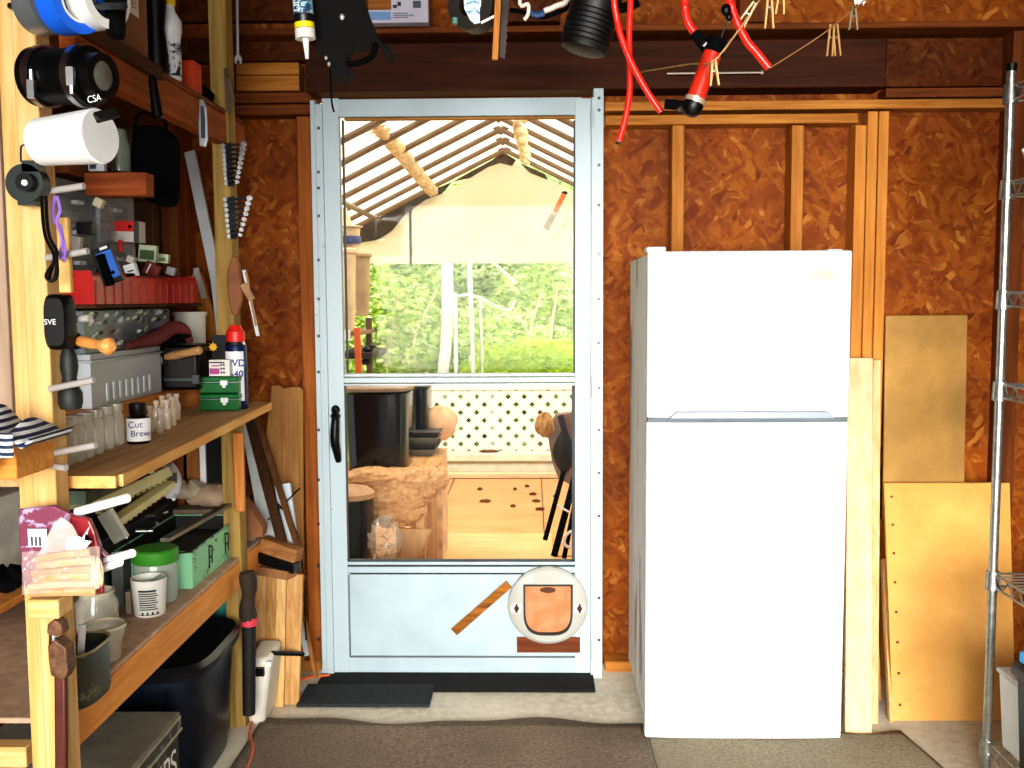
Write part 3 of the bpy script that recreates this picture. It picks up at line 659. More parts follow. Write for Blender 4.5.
# dark bottle shape
m = MB(); c = PY(66, 409, 1.86); c.z = PY(66, 410, 1.86).z; k = 1.86 / F
m.lathe([(10 * k, 0), (12 * k, .012), (12 * k, .03), (8 * k, .045), (7 * k, .06), (9 * k, .08), (8 * k, .1), (5 * k, .122)], c + V((0, .02, 0)), seg=20); m.build('dark_flask', plain('#1d211e', .6, 0, .3), label='dark smoky flask shape hanging below the black case', cat='flask')
# bread bag on the near post
bb = thing('plastic_food_bag', 'clear plastic bag of tan sticks with purple red top on the near post', 'bag', PY(60, 596, 1.78))
m = MB(); yb = 1.78; P = [(22, 540), (21, 508), (56, 504), (72, 512), (92, 517), (98, 530), (104, 548), (112, 556), (96, 566), (100, 594), (60, 590), (28, 588), (24, 568)]
m.prism([PY(x, y, yb + .02) for x, y in P], (0, -1, 0), .012); m.build('wrapper', painted('#7a3c52', '#a898b8', .52, 26, .3), bb, smooth=False, bevel=.004, label='crinkled purple plastic')
m = MB(); m.prism([PY(x, y, yb + .006) for x, y in ((72, 514), (92, 518), (98, 532), (104, 560), (106, 592), (86, 594), (84, 560), (72, 540))], (0, -1, 0), .012); m.build('red_fold', plain('#8e1c26', .3, 0, .25), bb, smooth=False, bevel=.004)
for i in range(6):
    m = MB(); z0 = 556 + i * 7; m.tube([PY(27 + (i % 2) * 4 + (5 - i) * 2, z0 + 3 - (i % 2), yb - .036), PY(60, z0 - 1 + (i % 3), yb - .040 - (i % 2) * .006), PY(90 + (i % 3) * 3, z0 - 4 + i * .9, yb - .036)], .0066 + .001 * (i % 2), 8, 3)
    m.build('tan_stick', plain(('#c49a6c', '#d2ac82', '#b88c60')[i % 3], .7, 0, .2), bb)
m = MB(); m.prism([PY(x, y, yb - .028) for x, y in ((55, 522), (62, 517), (72, 524), (84, 545), (97, 562), (60, 560), (30, 562), (40, 552))], (0, -1, 0), .003)
m.build('clear_sleeve', glassy('#efe4da', .32, .15), bb, smooth=False)
m = MB(); m.grid(lambda u, v: PY(22 + 78 * u, 552 + 43 * v - 6 * u, yb - .052 + .008 * math.sin(u * 17 + v * 3) * math.sin(v * 11)), 26, 14); m.build('clear_film', glassy('#f2e6dc', .24, .08), bb)
m = MB(); bag(m, PY(97, 588, yb - .035), .012, .01, .05, 5); m.build('twisted_end', glassy('#f0dcb8', .7, .2), bb)
bxm = MB(); bxp(bxm, 28, 47, 529, 547, yb - .0, .002); bxm.build('white_label', plain('#dfe2ea', .5, 0, .05), bb)
m = MB()
for i, px in enumerate((31, 35, 39)): bxp(m, px, px + 1.2, 537, 546, yb - .003, .002)
m.build('printed_mark', INK, bb)
m = MB(); e = PY(76, 546, yb - .033); m.lathe([(.019, 0), (.019, .001)], e, (0, -1, 0.0), 24); dk = m.build('round_tag', plain('#d5d2cf', .5, 0, .05), bb)
m = MB(); m.prism([PY(x, y, yb - .035) for x, y in ((84, 546), (90, 526), (86, 532), (81, 540), (86, 540), (92, 541), (86, 548))], (0, -1, 0), .002); m.build('white_bow', WHITE, bb, smooth=False)
# white tubes sticking out right of the bag
for (a_, b_, r, l) in (((77, 512), (128, 498), .0085, 'long white tube above the bread bag'), ((98, 570), (120, 562), .008, 'lower white tube poking from the bread bag'), ((100, 562), (133, 553), .008, 'upper of two white tubes right of the bag')):
    m = MB(); m.cyl(PY(*a_, 1.80), PY(*b_, 1.76), r, seg=14); m.build('white_tube', WHITE, label=l, cat='tube', bevel=.001)
# pipe wrench hanging
pw = thing('pipe_wrench', 'rusty brown pipe wrench hanging on the near post', 'wrench', PY(60, 768, 1.8)); yb = 1.80
RU = speckle('#4a2c1a', '#7a5230', 60, .55, '#2c1a10', .4)
m = MB(); m.beam(PY(61, 664, yb), PY(62, 800, yb), .022, .014); m.build('handle', plain('#5c2c22', .5, .3, .2), pw, bevel=.004)
m = MB(); m.prism([PY(x, y, yb - .018) for x, y in ((47, 646), (54, 640), (66, 648), (68, 672), (63, 682), (50, 676), (48, 660))], (0, 1, 0), .036); m.build('jaw_housing', RU, pw, smooth=False, bevel=.004)
m = MB(); m.prism([PY(x, y, yb - .014) for x, y in ((46, 634), (47, 624), (54, 620), (61, 624), (63, 634), (56, 637))], (0, 1, 0), .03); m.build('hook_jaw', RU, pw, smooth=False, bevel=.004)
m = MB(); m.cyl(PY(54, 646, yb), PY(54, 634, yb), .009, seg=12); m.build('adjusting_nut', STEEL, pw)

# ================= left edge, near bay
m = MB(); q = rect(-60, 16, 441, 480, 1.7)
bd('shelf_beam', 'orange beam end at the far left under the striped cloth', wood('#e0a050', '#c07a34', 'x'), [(q[0], q[1], 1.7, 1.84, q[2], q[3])], 'beam')
m = MB(); zt = q[3]
m.grid(lambda u, v: PY(-20 + 62 * u, 0, 1.69) * 0 + V((PY(-20 + 58 * u, 430, 1.69).x, 1.66 + .16 * v, zt + .004 + (1 - u) * .05 * math.sin(v * PI) * abs(math.sin(u * 6 + v * 2)) + .01 * math.sin(u * 13))), 20, 10)
m.grid(lambda u, v: V((PY(-20 + 44 * u, 430, 1.69).x, 1.655 - .006 * math.sin(u * 9), zt + .02 - (.075 + .01 * math.sin(u * 7)) * v * (1 - .5 * u))), 20, 6)
m.build('striped_cloth', stripes('#e6e8ea', '#1c2b48', 26, 2, .8), label='white cloth with dark blue stripes lying on the beam at far left', cat='cloth', solid=.004)
q = rect(-60, 14, 500, 590, 2.3)
bd('white_box', 'white box on the shelf beyond the near post at far left', plain('#c9c8c4', .6, 0, .15), [(q[0], q[1] - .04, 2.3, 2.5, q[2], q[3])], 'box')
bd('shelf_board', 'plain shelf board at far left under the white box', PINE_O('x'), [(-1.55, -1.2, 2.1, 2.6, q[2] - .02, q[2] - .0015)], 'shelf')
m = MB(); bag(m, PY(5, 590, 2.2), .05, .06, .05, 4); m.build('dark_glove', BLACKM, label='dark crumpled glove left of the near post', cat='glove')
q = rect(-60, 18, 735, 775, 1.9)
bd('brace_board', 'pale board at the lower left corner behind the near post', PINE('x'), [(q[0], q[1], 1.93, 1.97, q[2], q[3] - .04)])
q = rect(-60, 22, 700, 800, 2.3)
bd('cardboard_box', 'dusty grey box on the floor at the lower left behind the post', speckle('#5d564c', '#8a8070', 14, .9, '#3a342c', .1), [(-1.55, -1.36, 2.0, 2.35, 0.002, .2)], 'box')

# ================= on the upper shelf
def onz(px, py, z, dz=0): p = PZ(px, py, z); return p
# jar row (rack of glass spice jars)
GLJ = glassy('#d9dccb', .42, .1)
r0 = PZ(72, 466, ZU); jr_ = []
for i in range(6):
    t = i / 5; px = 72 + 50 * t; py = 466 - 21 * t
    c = PZ(px, py, ZU); c.x -= .012; kk = c.y / F
    j = thing('glass_jar', ['first', 'second', 'third', 'fourth', 'fifth', 'sixth'][i] + ' cloudy glass jar from the near end of the row on the upper shelf', 'jar', c, 'glass jars in a row on the upper shelf')
    MB().lathe([(.015, 0), (.0185, .004), (.0185, .072), (.0145, .08), (.0145, .084)], c, seg=16).build('body', GLJ, j)
    MB().lathe([(.0165, .084), (.0165, .1), (.014, .101)], c, seg=16).build('lid', plain('#c2bfae', .4, .2, .15), j)
# amber bottle with handwritten label
c = PZ(139, 443, ZU); k = c.y / F
bt = thing('black_bottle', 'small dark bottle with white handwritten label on the upper shelf', 'bottle', c)
lp(MB(), c, 0, [], 0) if False else None
MB().lathe([(10.5 * k, 0), (11.5 * k, 2 * k), (11.5 * k, 26 * k), (8 * k, 29 * k)], c, seg=24).build('body', plain('#15120f', .15, 0, 0), bt)
MB().lathe([(8 * k, 29 * k), (8.6 * k, 30 * k), (8.6 * k, 40 * k), (7.6 * k, 41 * k)], c, seg=24).build('cap', BLACK, bt)
lb = MB().pipe(c + V((0, 0, 3 * k)), c + V((0, 0, 26 * k)), 11.8 * k, 11.4 * k, 32).build('paper_label', plain('#eef0f0', .7, 0, .02), bt)
vu = (V((c.x, c.y, 0)) - V((0, 0, 0))).normalized(); uu = V((vu.y, -vu.x, 0))
fr_ = c - vu * 12.3 * k
text('Cut', fr_ + V((0, 0, 20 * k)) - uu * 3 * k, uu, (0, 0, 1), 9 * k, plain('#2d3c6a', .7, 0, 0), bt)
text('Brew', fr_ + V((0, 0, 11 * k)) + uu * 1.5 * k, uu, (0, 0, 1), 8.5 * k, plain('#2d3c6a', .7, 0, 0), bt)
# small clear vials cluster
for i, (px, py, h) in enumerate(((151, 432, 27), (157, 428, 28), (160, 433, 26), (163, 424, 29), (167, 429, 30), (170, 421, 28), (173, 426, 30), (177, 420, 27))):
    c = PZ(px, py, ZU); k = c.y / F; MB().lathe([(3.4 * k, 0), (4 * k, 1 * k), (4 * k, h * .6 * k), (2.2 * k, h * .72 * k), (2.2 * k, h * .85 * k), (3 * k, h * .86 * k), (3 * k, h * k)], c, seg=12).build('glass_vial', glassy(('#d8c7a8', '#e8ddd0', '#c9bfae')[i % 3], .5, .08), label='small clear glass vial in the cluster right of the labelled bottle', cat='vial', group='glass vials on the upper shelf')
# green tins
GT = plain('#0d6b33', .35, .2, .15)
c = PZ(219, 411, ZU); w_, d_, h_ = .122, .036, .052
for i, l in enumerate(('lower dark green metal tin with white clasp by the spray can', 'upper dark green metal tin with white clasp by the spray can')):
    z = ZU + .001 + i * (h_ + .002); x = c.x + .0; y = c.y + .0
    t = thing('green_tin', l, 'tin', (x, y, z), 'green clasp tins')
    MB().box(x - w_ / 2, x + w_ / 2, y, y + d_, z, z + h_ * .66).build('body', GT, t, bevel=.004)
    MB().box(x - w_ / 2 - .002, x + w_ / 2 + .002, y - .002, y + d_ + .002, z + h_ * .68, z + h_).build('lid', GT, t, bevel=.004)
    MB().box(x - w_ / 2, x + w_ / 2, y - .001, y + d_, z + h_ * .645, z + h_ * .69).build('rim', STEEL, t)
    m = MB(); m.box(x + .008, x + .03, y - .006, y - .002, z + h_ * .5, z + h_ * .78); m.box(x + .014, x + .024, y - .006, y - .002, z + h_ * .34, z + h_ * .5); m.build('clasp', WHITE, t)
zt = ZU + 2 * (h_ + .002) + .001
t = thing('medicine_box', 'small white and magenta carton on top of the green tins', 'box', (c.x + .004, c.y + .02, zt))
MB().box(c.x - .028, c.x + .036, c.y + .004, c.y + .034, zt, zt + .05).build('carton', plain('#dcdcd4', .5, 0, .04), t)
m = MB(); m.box(c.x - .026, c.x + .004, c.y + .001, c.y + .003, zt + .006, zt + .024); m.box(c.x - .02, c.x + .006, c.y + .001, c.y + .003, zt + .03, zt + .034); m.build('magenta_panel', plain('#a83f86', .5, 0, .05), t)
m = MB()
for i in range(6): m.box(c.x + .008 + (i % 2) * .008, c.x + .013 + (i % 2) * .008, c.y + .001, c.y + .003, zt + .008 + (i // 2) * .012, zt + .014 + (i // 2) * .012)
m.box(c.x - .026, c.x + .02, c.y + .001, c.y + .003, zt + .04, zt + .044); m.build('printed_mark', INK, t)
# spray can
c = PZ(236, 403, ZU); c.y = 3.09; c = V((PY(237, 400, 3.14).x, 3.145, ZU)); k = 3.4 / F
t = thing('spray_can', 'blue and white lubricant spray can with red cap beside the far post', 'spray can', c); r = 10 * k
MB().lathe([(r * .95, 0), (r, .004), (r, 58 * k), (r * .92, 60 * k)], c, seg=28).build('body', plain('#14224e', .3, .2, .05), t)
an_ = math.atan2(-c.y, -c.x); a0, a1 = an_ - 1.25, an_ + .7
m = MB(); m.grid(lambda u, v: c + V((math.cos(a0 + (a1 - a0) * u) * r * 1.02, math.sin(a0 + (a1 - a0) * u) * r * 1.02, (8 + 46 * v) * k)), 12, 2); m.build('white_label', WHITE, t)
MB().lathe([(r * .9, 60 * k), (r * .7, 65 * k)], c, seg=28).build('shoulder', STEEL, t)
MB().lathe([(r * .86, 63 * k), (r * .86, 72 * k), (r * .6, 75 * k), (r * .5, 78 * k)], c, seg=28).build('cap', plain('#e02a22', .4, 0, .05), t)
vu = V((c.x, c.y, 0)).normalized(); uu = V((vu.y, -vu.x, 0)); f_ = c - vu * r * 1.06 - uu * .002
NAV = plain('#1a2f7a', .5, 0, 0)
text('WD', f_ + uu * .002 + V((0, 0, 43 * k)), uu, (0, 0, 1), .031, NAV, t, bold=.02); text('-40', f_ + uu * .003 + V((0, 0, 33 * k)), uu, (0, 0, 1), .029, NAV, t, bold=.02)
# ================= raised shelf: clear tote, black bags
def clearbox(name, x0, x1, y0, y1, z0, z1, label, mat=FROST, cat='tote', lid=True, ribs=8):
    t = thing(name, label, cat, ((x0 + x1) / 2, (y0 + y1) / 2, z0)); zl = z1 - .022 if lid else z1
    m = MB(); th = .003
    m.box(x0, x1, y0, y1, z0, z0 + th); m.box(x0, x0 + th, y0, y1, z0 + th, zl); m.box(x1 - th, x1, y0, y1, z0 + th, zl); m.box(x0 + th, x1 - th, y0, y0 + th, z0 + th, zl); m.box(x0 + th, x1 - th, y1 - th, y1, z0 + th, zl)
    m.build('body', mat, t)
    if lid:
        m = MB(); m.box(x0 - .008, x1 + .008, y0 - .008, y1 + .008, zl, zl + .006); m.box(x0, x1, y0, y1, zl + .006, z1); m.build('lid', plain('#aeb4ba', .4, 0, .05), t, bevel=.002, label='milky lid')
    if ribs:
        for i in range(ribs): y = y0 + (y1 - y0) * (.18 + .7 * i / ribs); MB().box(x1, x1 + .003, y, y + .012, z0 + .012, z0 + (z1 - z0) * .42).build('rib', plain('#d4dae2', .4, 0, .03), t)
    return t
zt0 = 1.1385
ct = clearbox('clear_tote', -1.31, -1.125, 2.52, 3.0, zt0, 1.278, 'frosted clear plastic tote with lid on the small raised shelf')
MB().box(-1.29, -1.15, 2.54, 2.98, zt0 + .005, zt0 + .07).build('tote_contents', plain('#54607c', .8, 0, .3), label='bluish contents inside the frosted tote', cat='contents')
oc = clearbox('parts_organizer', -1.30, -1.13, 2.5, 3.10, 1.28, 1.388, 'clear compartment organizer full of small parts on the tote lid', SMOKE, 'organizer', False, 0)
rnd = random.Random(12)
for i in range(4):
    m = MB()
    y = 2.52 + i * .145
    m.box(-1.28, -1.15, y, y + .13, 1.284 , 1.294); m.build('compartment', plain('#65747c', .5, 0, .2), oc)
    for j in range(16):
        m = MB(); m.boxc((-1.129 - rnd.random() * .004, y + rnd.random() * .12, 1.295 + rnd.choice((0, .03, .06, .08)) + rnd.random() * .008), (.006, .006 + rnd.random() * .02, .009), (rnd.random(), rnd.random(), 0)); m.build('small_part', plain(('#d8dcd8', '#3c4448', '#9aa294', '#e8e6d4')[j % 4], .4, .2, .1), oc)
for i in range(3):
    MB().box(-1.29, -1.131, 2.502, 3.098, 1.31 + i * .028, 1.3115 + i * .028).build('tray_layer', CLEAR, oc)
# red cloth / black power tool bag, hammer
m = MB(); bag(m, PY(158, 345, 3.02), .1, .1, .045, 31); m.build('dark_bag', BLACKM, label='black fabric bundle lying right of the clear organizer', cat='bag')
m = MB(); m.tube([PY(x, y, y3) for x, y, y3 in ((128, 346, 2.74), (142, 342, 2.8), (158, 337, 2.88), (172, 328, 2.95), (184, 330, 3.0), (190, 342, 3.03))], lambda t: .010 + .012 * math.sin(t * PI), 12); m.build('red_cloth', plain('#5f1c1c', .8, 0, .25), label='dark red cloth draped over the organizer end', cat='cloth')
tb_ = thing('tool_case', 'black plastic tool case at the far end of the raised shelf', 'case', PY(190, 385, 3.05))
q = rect(160, 198, 345, 386, 3.04); MB().box(q[0], q[1], 3.04, 3.2 - .02, 1.139, q[3]).build('body', BLACK, tb_, bevel=.01)
q2 = rect(164, 200, 378, 381, 3.035); m = MB(); m.box(q2[0], q2[1], 3.028, 3.04, q2[2], q2[3]); m.box(q2[1] - .02, q2[1], 3.024, 3.04, q2[2] - .008, q2[3] + .01); m.build('latch', plain('#3a3f42', .4, .2, .1), tb_)
hm = thing('hammer', 'wood handled hammer lying across the black tool case', 'hammer', PY(184, 358, 3.0))
m = MB(); a, b = PY(166, 357, 3.02), PY(201, 350, 2.98); L = (b - a).length; m.lathe([(.010, 0), (.014, L * .3), (.012, L * .6), (.013, L * .96), (.009, L)], a, b - a, 16); m.build('handle', wood('#c49a68', '#8f6a42', 'x', False, .5), hm)
m = MB(); m.boxc(PY(162, 360, 3.03), (.03, .07, .03)); m.build('head', DSTEEL, hm, bevel=.004)
q = rect(207, 219, 339, 357, 3.10); t = thing('black_package', 'small black package with yellow star mark before the far post', 'package', ((q[0] + q[1]) / 2, c.y + .02, zt + .05))
MB().box(q[0], q[1] + .004, c.y + .006, c.y + .03, zt + .0505, q[3] + .01).build('box', BLACK, t)
cs = PY(213, 347, c.y + .003); m = MB(); m.prism([cs + V((math.cos(i * PI / 8) * (.016 if i % 2 == 0 else .009), 0, math.sin(i * PI / 8) * (.016 if i % 2 == 0 else .009))) for i in range(16)], (0, 1, 0), .001); m.build('yellow_mark', plain('#e8b21c', .5, 0, 0), t, smooth=False)
# white cup behind
c = PY(185, 343, 3.4); c.z = 1.139; 
q = rect(169, 201, 312, 343, 3.3); t = thing('white_tub', 'cream white tub standing behind the dark red cloth', 'tub', ((q[0] + q[1]) / 2, 3.35, 1.139))
MB().lathe([(.045, 0), (.052, q[3] - 1.139 - .012), (.056, q[3] - 1.139 - .012), (.056, q[3] - 1.139)], ((q[0] + q[1]) / 2, 3.35, 1.139), seg=24).build('body', plain('#c9c7bb', .6, 0, .05), t)
bd('tub_stand', 'brown block under the cream white tub', PINE_O(), [(q[0] - .01, q[1] + .01, 3.30, 3.42, ZU + .001, 1.1385)], 'block')
# ================= eye level shelf: red bin with small packets
z0 = 1.405
rb = thing('red_bin', 'long translucent red tray bin filled with small packets at eye level', 'bin', (-1.25, 2.85, z0))
m = MB(); zt = z0 + .085
for (x0, x1, y0, y1) in ((-1.2, -1.195, 2.5, 3.28), (-1.105, -1.1, 2.5, 3.28), (-1.195, -1.105, 2.5, 2.505), (-1.195, -1.105, 3.275, 3.28), (-1.195, -1.105, 2.78, 2.785)): m.box(x0, x1, y0, y1, z0, zt if x0 < -1.15 else z0 + .072)
m.box(-1.195, -1.105, 2.505, 3.275, z0, z0 + .004)
m.build('body', plain('#c4201c', .3, 0, .2), rb)
for i in range(14): y = 2.51 + i * .055; MB().box(-1.1, -1.097, y, y + .004, z0, z0 + .06).build('rib', plain('#8f100e', .35, 0, .1), rb)
def packet(px0, px1, py0, py1, y, rot, mat, label, name='packet', marks=None, dep=.02, cat='packet'):
    a = PY((px0 + px1) / 2, (py0 + py1) / 2, y); k = y / F; w_, h_ = (px1 - px0) * k, (py1 - py0) * k
    t = thing(name, label, cat, a - V((0, 0, h_ / 2))); m = MB(); T = Matrix.Translation(a) @ Euler((0, rot, 0)).to_matrix().to_4x4()
    m.box(-w_ / 2, w_ / 2, 0, dep, -h_ / 2, h_ / 2, T); m.build('body', mat, t, bevel=.0015)
    for (u0, u1, v0, v1, mm, nm) in (marks or []):
        m = MB(); m.box((u0 - .5) * w_, (u1 - .5) * w_, -.0012, 0, (v0 - .5) * h_, (v1 - .5) * h_, T); m.build(nm, mm, t)
    return t
BLU = plain('#1464c4', .4, 0, .1)
packet(96, 116, 246, 284, 2.50, -.35, BLACK, 'blue and black blister pack standing slanted in the red bin', marks=[(.2, 1, .12, .85, BLU, 'blue_panel'), (.4, .8, .22, .3, WHITE, 'white_mark'), (.42, .6, .36, .44, WHITE, 'white_mark'), (.5, .9, .9, .97, WHITE, 'white_mark')])
packet(100, 107, 254, 286, 2.48, -.3, BLACKM, 'thin black strip before the blue blister pack')
packet(113, 139, 221, 242, 2.9, .02, plain('#cdc6bd', .5, 0, .04), 'red and white box on the dark carton', 'red_white_box', [(0, .8, .5, 1, RED, 'red_panel'), (.8, 1, 0, 1, plain('#2c2c26', .5), 'dark_edge'), (.6, .72, .66, .8, WHITE, 'white_mark')], .05, 'box')
packet(138, 156, 245, 262, 2.95, .1, plain('#a9b59a', .6, 0, .1), 'pale packet with green picture in the red bin', marks=[(.1, .9, .15, .7, plain('#33502a', .6, 0, .2), 'green_panel')])
packet(157, 168, 254, 263, 3.02, .1, plain('#cfd4b8', .6, 0, .1), 'tiny pale green packet at the far part of the red bin', marks=[(.2, .8, .2, .6, plain('#6f9a4a', .6, 0, .1), 'green_panel')])
packet(124, 136, 264, 277, 2.78, -.25, WHITE, 'white packet lying in the red bin', marks=[(.3, .8, .4, .5, INK, 'printed_mark')])
packet(126, 134, 256, 263, 2.8, .4, plain('#b9b2aa', .5), 'small grey packet above the white one in the red bin')
packet(143, 158, 263, 276, 2.92, .5, plain('#6e1512', .4, 0, .1), 'dark red wrapper in the middle of the red bin', marks=[(.3, .4, .1, .9, WHITE, 'white_mark')])
packet(166, 174, 267, 275, 3.05, .3, plain('#b3aeb6', .5), 'small silver bag at the far end of the red bin')
packet(70, 80, 236, 250, 2.55, .2, plain('#a7a39a', .4, .3, .3), 'crumpled silver packet at the near end of the bin')
packet(76, 92, 222, 234, 2.6, 0, BLACK, 'small black box before the clear drawers', dep=.03, cat='box')
packet(118, 121, 240, 252, 2.85, 0, RED, 'thin red stick under the red and white box')
packet(93, 102, 198, 207, 2.7, .5, plain('#cfc7a8', .5, 0, .1), 'pale knot of twine on the clear drawers')
# clear drawer stacks behind bin
cd1 = clearbox('parts_cabinet', -1.36, -1.215, 2.56, 2.78, z0, 1.73, 'smoky clear drawer unit at the near end behind the bin', SMOKE, 'drawer unit', False, 0)
cd2 = clearbox('parts_cabinet', -1.36, -1.205, 2.80, 3.04, 1.50, 1.72, 'smaller clear drawer unit above the red and white box', CLEAR, 'drawer unit', False, 0)
for c_, (y0, y1), zz in ((cd1, (2.56, 2.78), (1.41, 1.49, 1.57, 1.65)), (cd2, (2.8, 3.04), (1.51, 1.58, 1.65))):
    for z in zz:
        m = MB(); m.box(-1.35, -1.22, y0 + .01, y1 - .01, z, z + .045); dr = m.build('drawer', plain('#4e5a62', .4, 0, .35), c_)
        m = MB(); m.box(-1.22, -1.2, (y0 + y1) / 2 - .02, (y0 + y1) / 2 + .02, z + .02, z + .03); m.build('drawer_pull', FROST, dr)
bd('cardboard_carton', 'dark brown carton under the red and white box', plain('#5c483a', .9, 0, .15), [(-1.36, -1.21, 2.80, 3.3, z0, 1.495)], 'box')
# wood block & misc on short high shelf
q = rect(84, 146, 172, 196, 2.7)
bd('wood_block', 'reddish wooden block above the clear drawers', wood('#a85a30', '#7c3c1a', 'x', False), [(q[0], q[1], 2.7, 2.76, q[2], q[3])], 'block')
q = rect(88, 108, 155, 170, 2.75); packet(88, 104, 160, 171, 2.72, 0, plain('#c8ccd4', .5), 'white and blue label card above the reddish block', marks=[(.1, .5, .2, .7, plain('#20304a', .5), 'dark_panel')])
c = PY(120, 172, 2.9); MB().lathe([(.03, 0), (.032, .07), (.025, .09), (.02, .12)], c, seg=20).build('clear_jar', glassy('#9aa89a', .5, .15), label='clear greenish jar on the short high shelf', cat='jar')
c = PY(104, 172, 2.85); MB().lathe([(.03, 0), (.034, .05), (.034, .06)], c, seg=20).build('dark_jar', glassy('#4a463e', .7, .15), label='dark jar left of the greenish jar on the short shelf', cat='jar')
# black hanging case
hc = thing('hanging_case', 'black soft tool case hanging under the high beam', 'case', PY(153, 207, 2.95))
m = MB(); P = [(131, 128), (140, 124), (160, 126), (170, 133), (175, 142), (174, 196), (171, 205), (160, 206), (146, 201), (140, 196), (131, 192), (129, 160)]
m.prism([PY(x, y, 2.93) for x, y in P], (0, 1, 0), .06); m.build('body', BLACKM, hc, bevel=.012)
m = MB(); m.tube([PY(135, 128, 2.96), PY(137, 116, 2.97), PY(150, 112, 2.98), PY(163, 116, 2.97), PY(166, 130, 2.96)], .005, 6); m.build('strap', BLACKM, hc)
# black long handle & cutter on the beam
m = MB(); a, b = PY(152, 76, 2.5), PY(158, 119, 2.5); L = (b - a).length; m.lathe([(.008, 0), (.010, L * .1), (.012, L * .6), (.014, L * .95), (.009, L)], a, b - a, 14); m.build('black_tool_handle', BLACK, label='black tool handle hung on the front of the high beam', cat='handle')
uc = thing('utility_knife', 'silver utility knife hung on the beam near the far post', 'knife', PY(202, 147, 2.86)); 
m = MB(); m.prism([PY(x, y, 2.86) for x, y in ((199, 99), (203, 99), (206, 108), (207, 140), (205, 147), (199, 146), (198, 125))], (0, 1, 0), .012); m.build('body', plain('#aab0b6', .35, .6, .1), uc, smooth=False, bevel=.003)
m = MB(); m.prism([PY(x, y, 2.857) for x, y in ((200.5, 106), (203, 106), (205, 118), (205, 138), (201, 138))], (0, 1, 0), .004); m.build('grip', plain('#2c3a4a', .5, 0, .1), uc, smooth=False)
# ================= high shelf
z = 2.0125
def hz(px, py): return PZ(px, py, z)
cbx = thing('cardboard_box', 'brown cardboard box with small white label on the high shelf', 'box', hz(140, 60))
e = PX(128, 60, -.985); 
MB().box(-1.3, -.985, 2.28, 2.62, z, 2.36).build('body', plain('#8c5a36', .9, 0, .1), cbx, bevel=.003)
MB().box(-.985, -.984, 2.50, 2.56, 2.12, 2.17).build('white_label', plain('#d6cdbf', .7, 0, .05), cbx); text('E1', (-.9832, 2.53, 2.145), (0, 1, 0), (0, 0, 1), .034, INK, cbx)
c = V((-1.03, 2.78, z)); sb = thing('spray_bottle', 'white squeeze bottle with yellow top standing on the high shelf', 'bottle', c); k = 2.78 / F
c = V((PY(170, 60, 2.78).x, 2.78, z)); sb.location = c
MB().lathe([(.026, 0), (.03, .004), (.03, .11), (.034, .13), (.034, .16), (.018, .185), (.016, .2)], c, seg=24).build('body', plain('#c9cdd0', .4, 0, .05), sb)
MB().pipe(c + V((0, 0, .01)), c + V((0, 0, .1)), .0306, .0295, 24).build('printed_label', painted('#c9cdd0', '#1c2a2a', .5, 30, .4), sb)
MB().lathe([(.031, .12), (.031, .128)], c, seg=24).build('blue_band', plain('#3c4a66', .5), sb)
MB().lathe([(.019, .2), (.02, .235), (.014, .24)], c, seg=20).build('cap', plain('#d8b41c', .4, 0, .05), sb)
m = MB(); c2 = V((PY(157, 60, 2.70).x, 2.70, z)); m.lathe([(.028, 0), (.03, .05), (.022, .12), (.03, .2), (.02, .26)], c2, seg=20); m.build('black_bottle', BLACK, label='black bottle between the cardboard box and the squeeze bottle', cat='bottle')
q = rect(173, 194, 60, 88, 2.98); ob = thing('orange_box', 'bright orange small carton on the high shelf', 'box', ((q[0] + q[1]) / 2, 3.0, z))
MB().box(q[0] + .012, q[1], 2.98, 3.05, z, q[3]).build('carton', plain('#d4481a', .5, 0, .08), ob, bevel=.002); MB().box(q[0], q[0] + .0119, 2.98, 3.05, z, q[3]).build('side_flap', plain('#ee8a2a', .5, 0, .05), ob)
m = MB(); bag(m, V((PY(198, 90, 3.1).x, 3.12, z)), .04, .03, .05, 5); m.build('dark_cloth', BLACKM, label='dark rag at the far end of the high shelf', cat='cloth')

# ================= on the far post side
def wrenchset(px, py, n, w0, w1, h, label):
    y = 3.17; t = thing('wrench_set', label, 'wrench set', PY(px, py + h, y))
    for i in range(n):
        f = i / (n - 1); yy = py + h * (.04 + .9 * f); w = w0 + (w1 - w0) * f; a, b = PY(px - w * .28, yy, y), PY(px + w * .62, yy - 1.5 + 4 * f * 0, y - .02)
        m = MB(); m.beam(a, b, .008, .006, (0, 1, 0)); m.lathe([(.009 - .003 * f, 0), (.009 - .003 * f, .009)], b - V((0, -.003, 0)), (0, -1, 0), 10); m.lathe([(.007, 0), (.007, .007)], a + V((0, .002, 0)), (0, -1, 0), 10); m.build('wrench', STEEL, t)
    m = MB(); m.prism([PY(x, yy, y + .004) for x, yy in ((px - w0 * .3, py), (px + w0 * .05, py - 2), (px + w1 * .3, py + h), (px - w1 * .2, py + h))], (0, 1, 0), .014); m.build('holder', BLACK, t, smooth=False)
    return t
wrenchset(230, 144, 9, 22, 12, 42, 'upper set of steel wrenches in a black holder on the far post')
wrenchset(233, 198, 8, 27, 12, 41, 'lower set of steel wrenches in a black holder on the far post')
m = MB(); P = [(232, 256), (236, 256), (239, 264), (240, 275), (242, 300), (237, 316), (231, 314), (228, 296), (227, 272)]
m.prism([PY(x, y, 3.16) for x, y in P], (0, 1, 0), .02); m.build('leather_sheath', plain('#8a5228', .6, 0, .2), label='brown leather sheath hung on the far post', cat='sheath', bevel=.004)
cm_ = thing('metal_calipers', 'long thin metal snips hung right of the leather sheath', 'snips', PY(252, 337, 3.14))
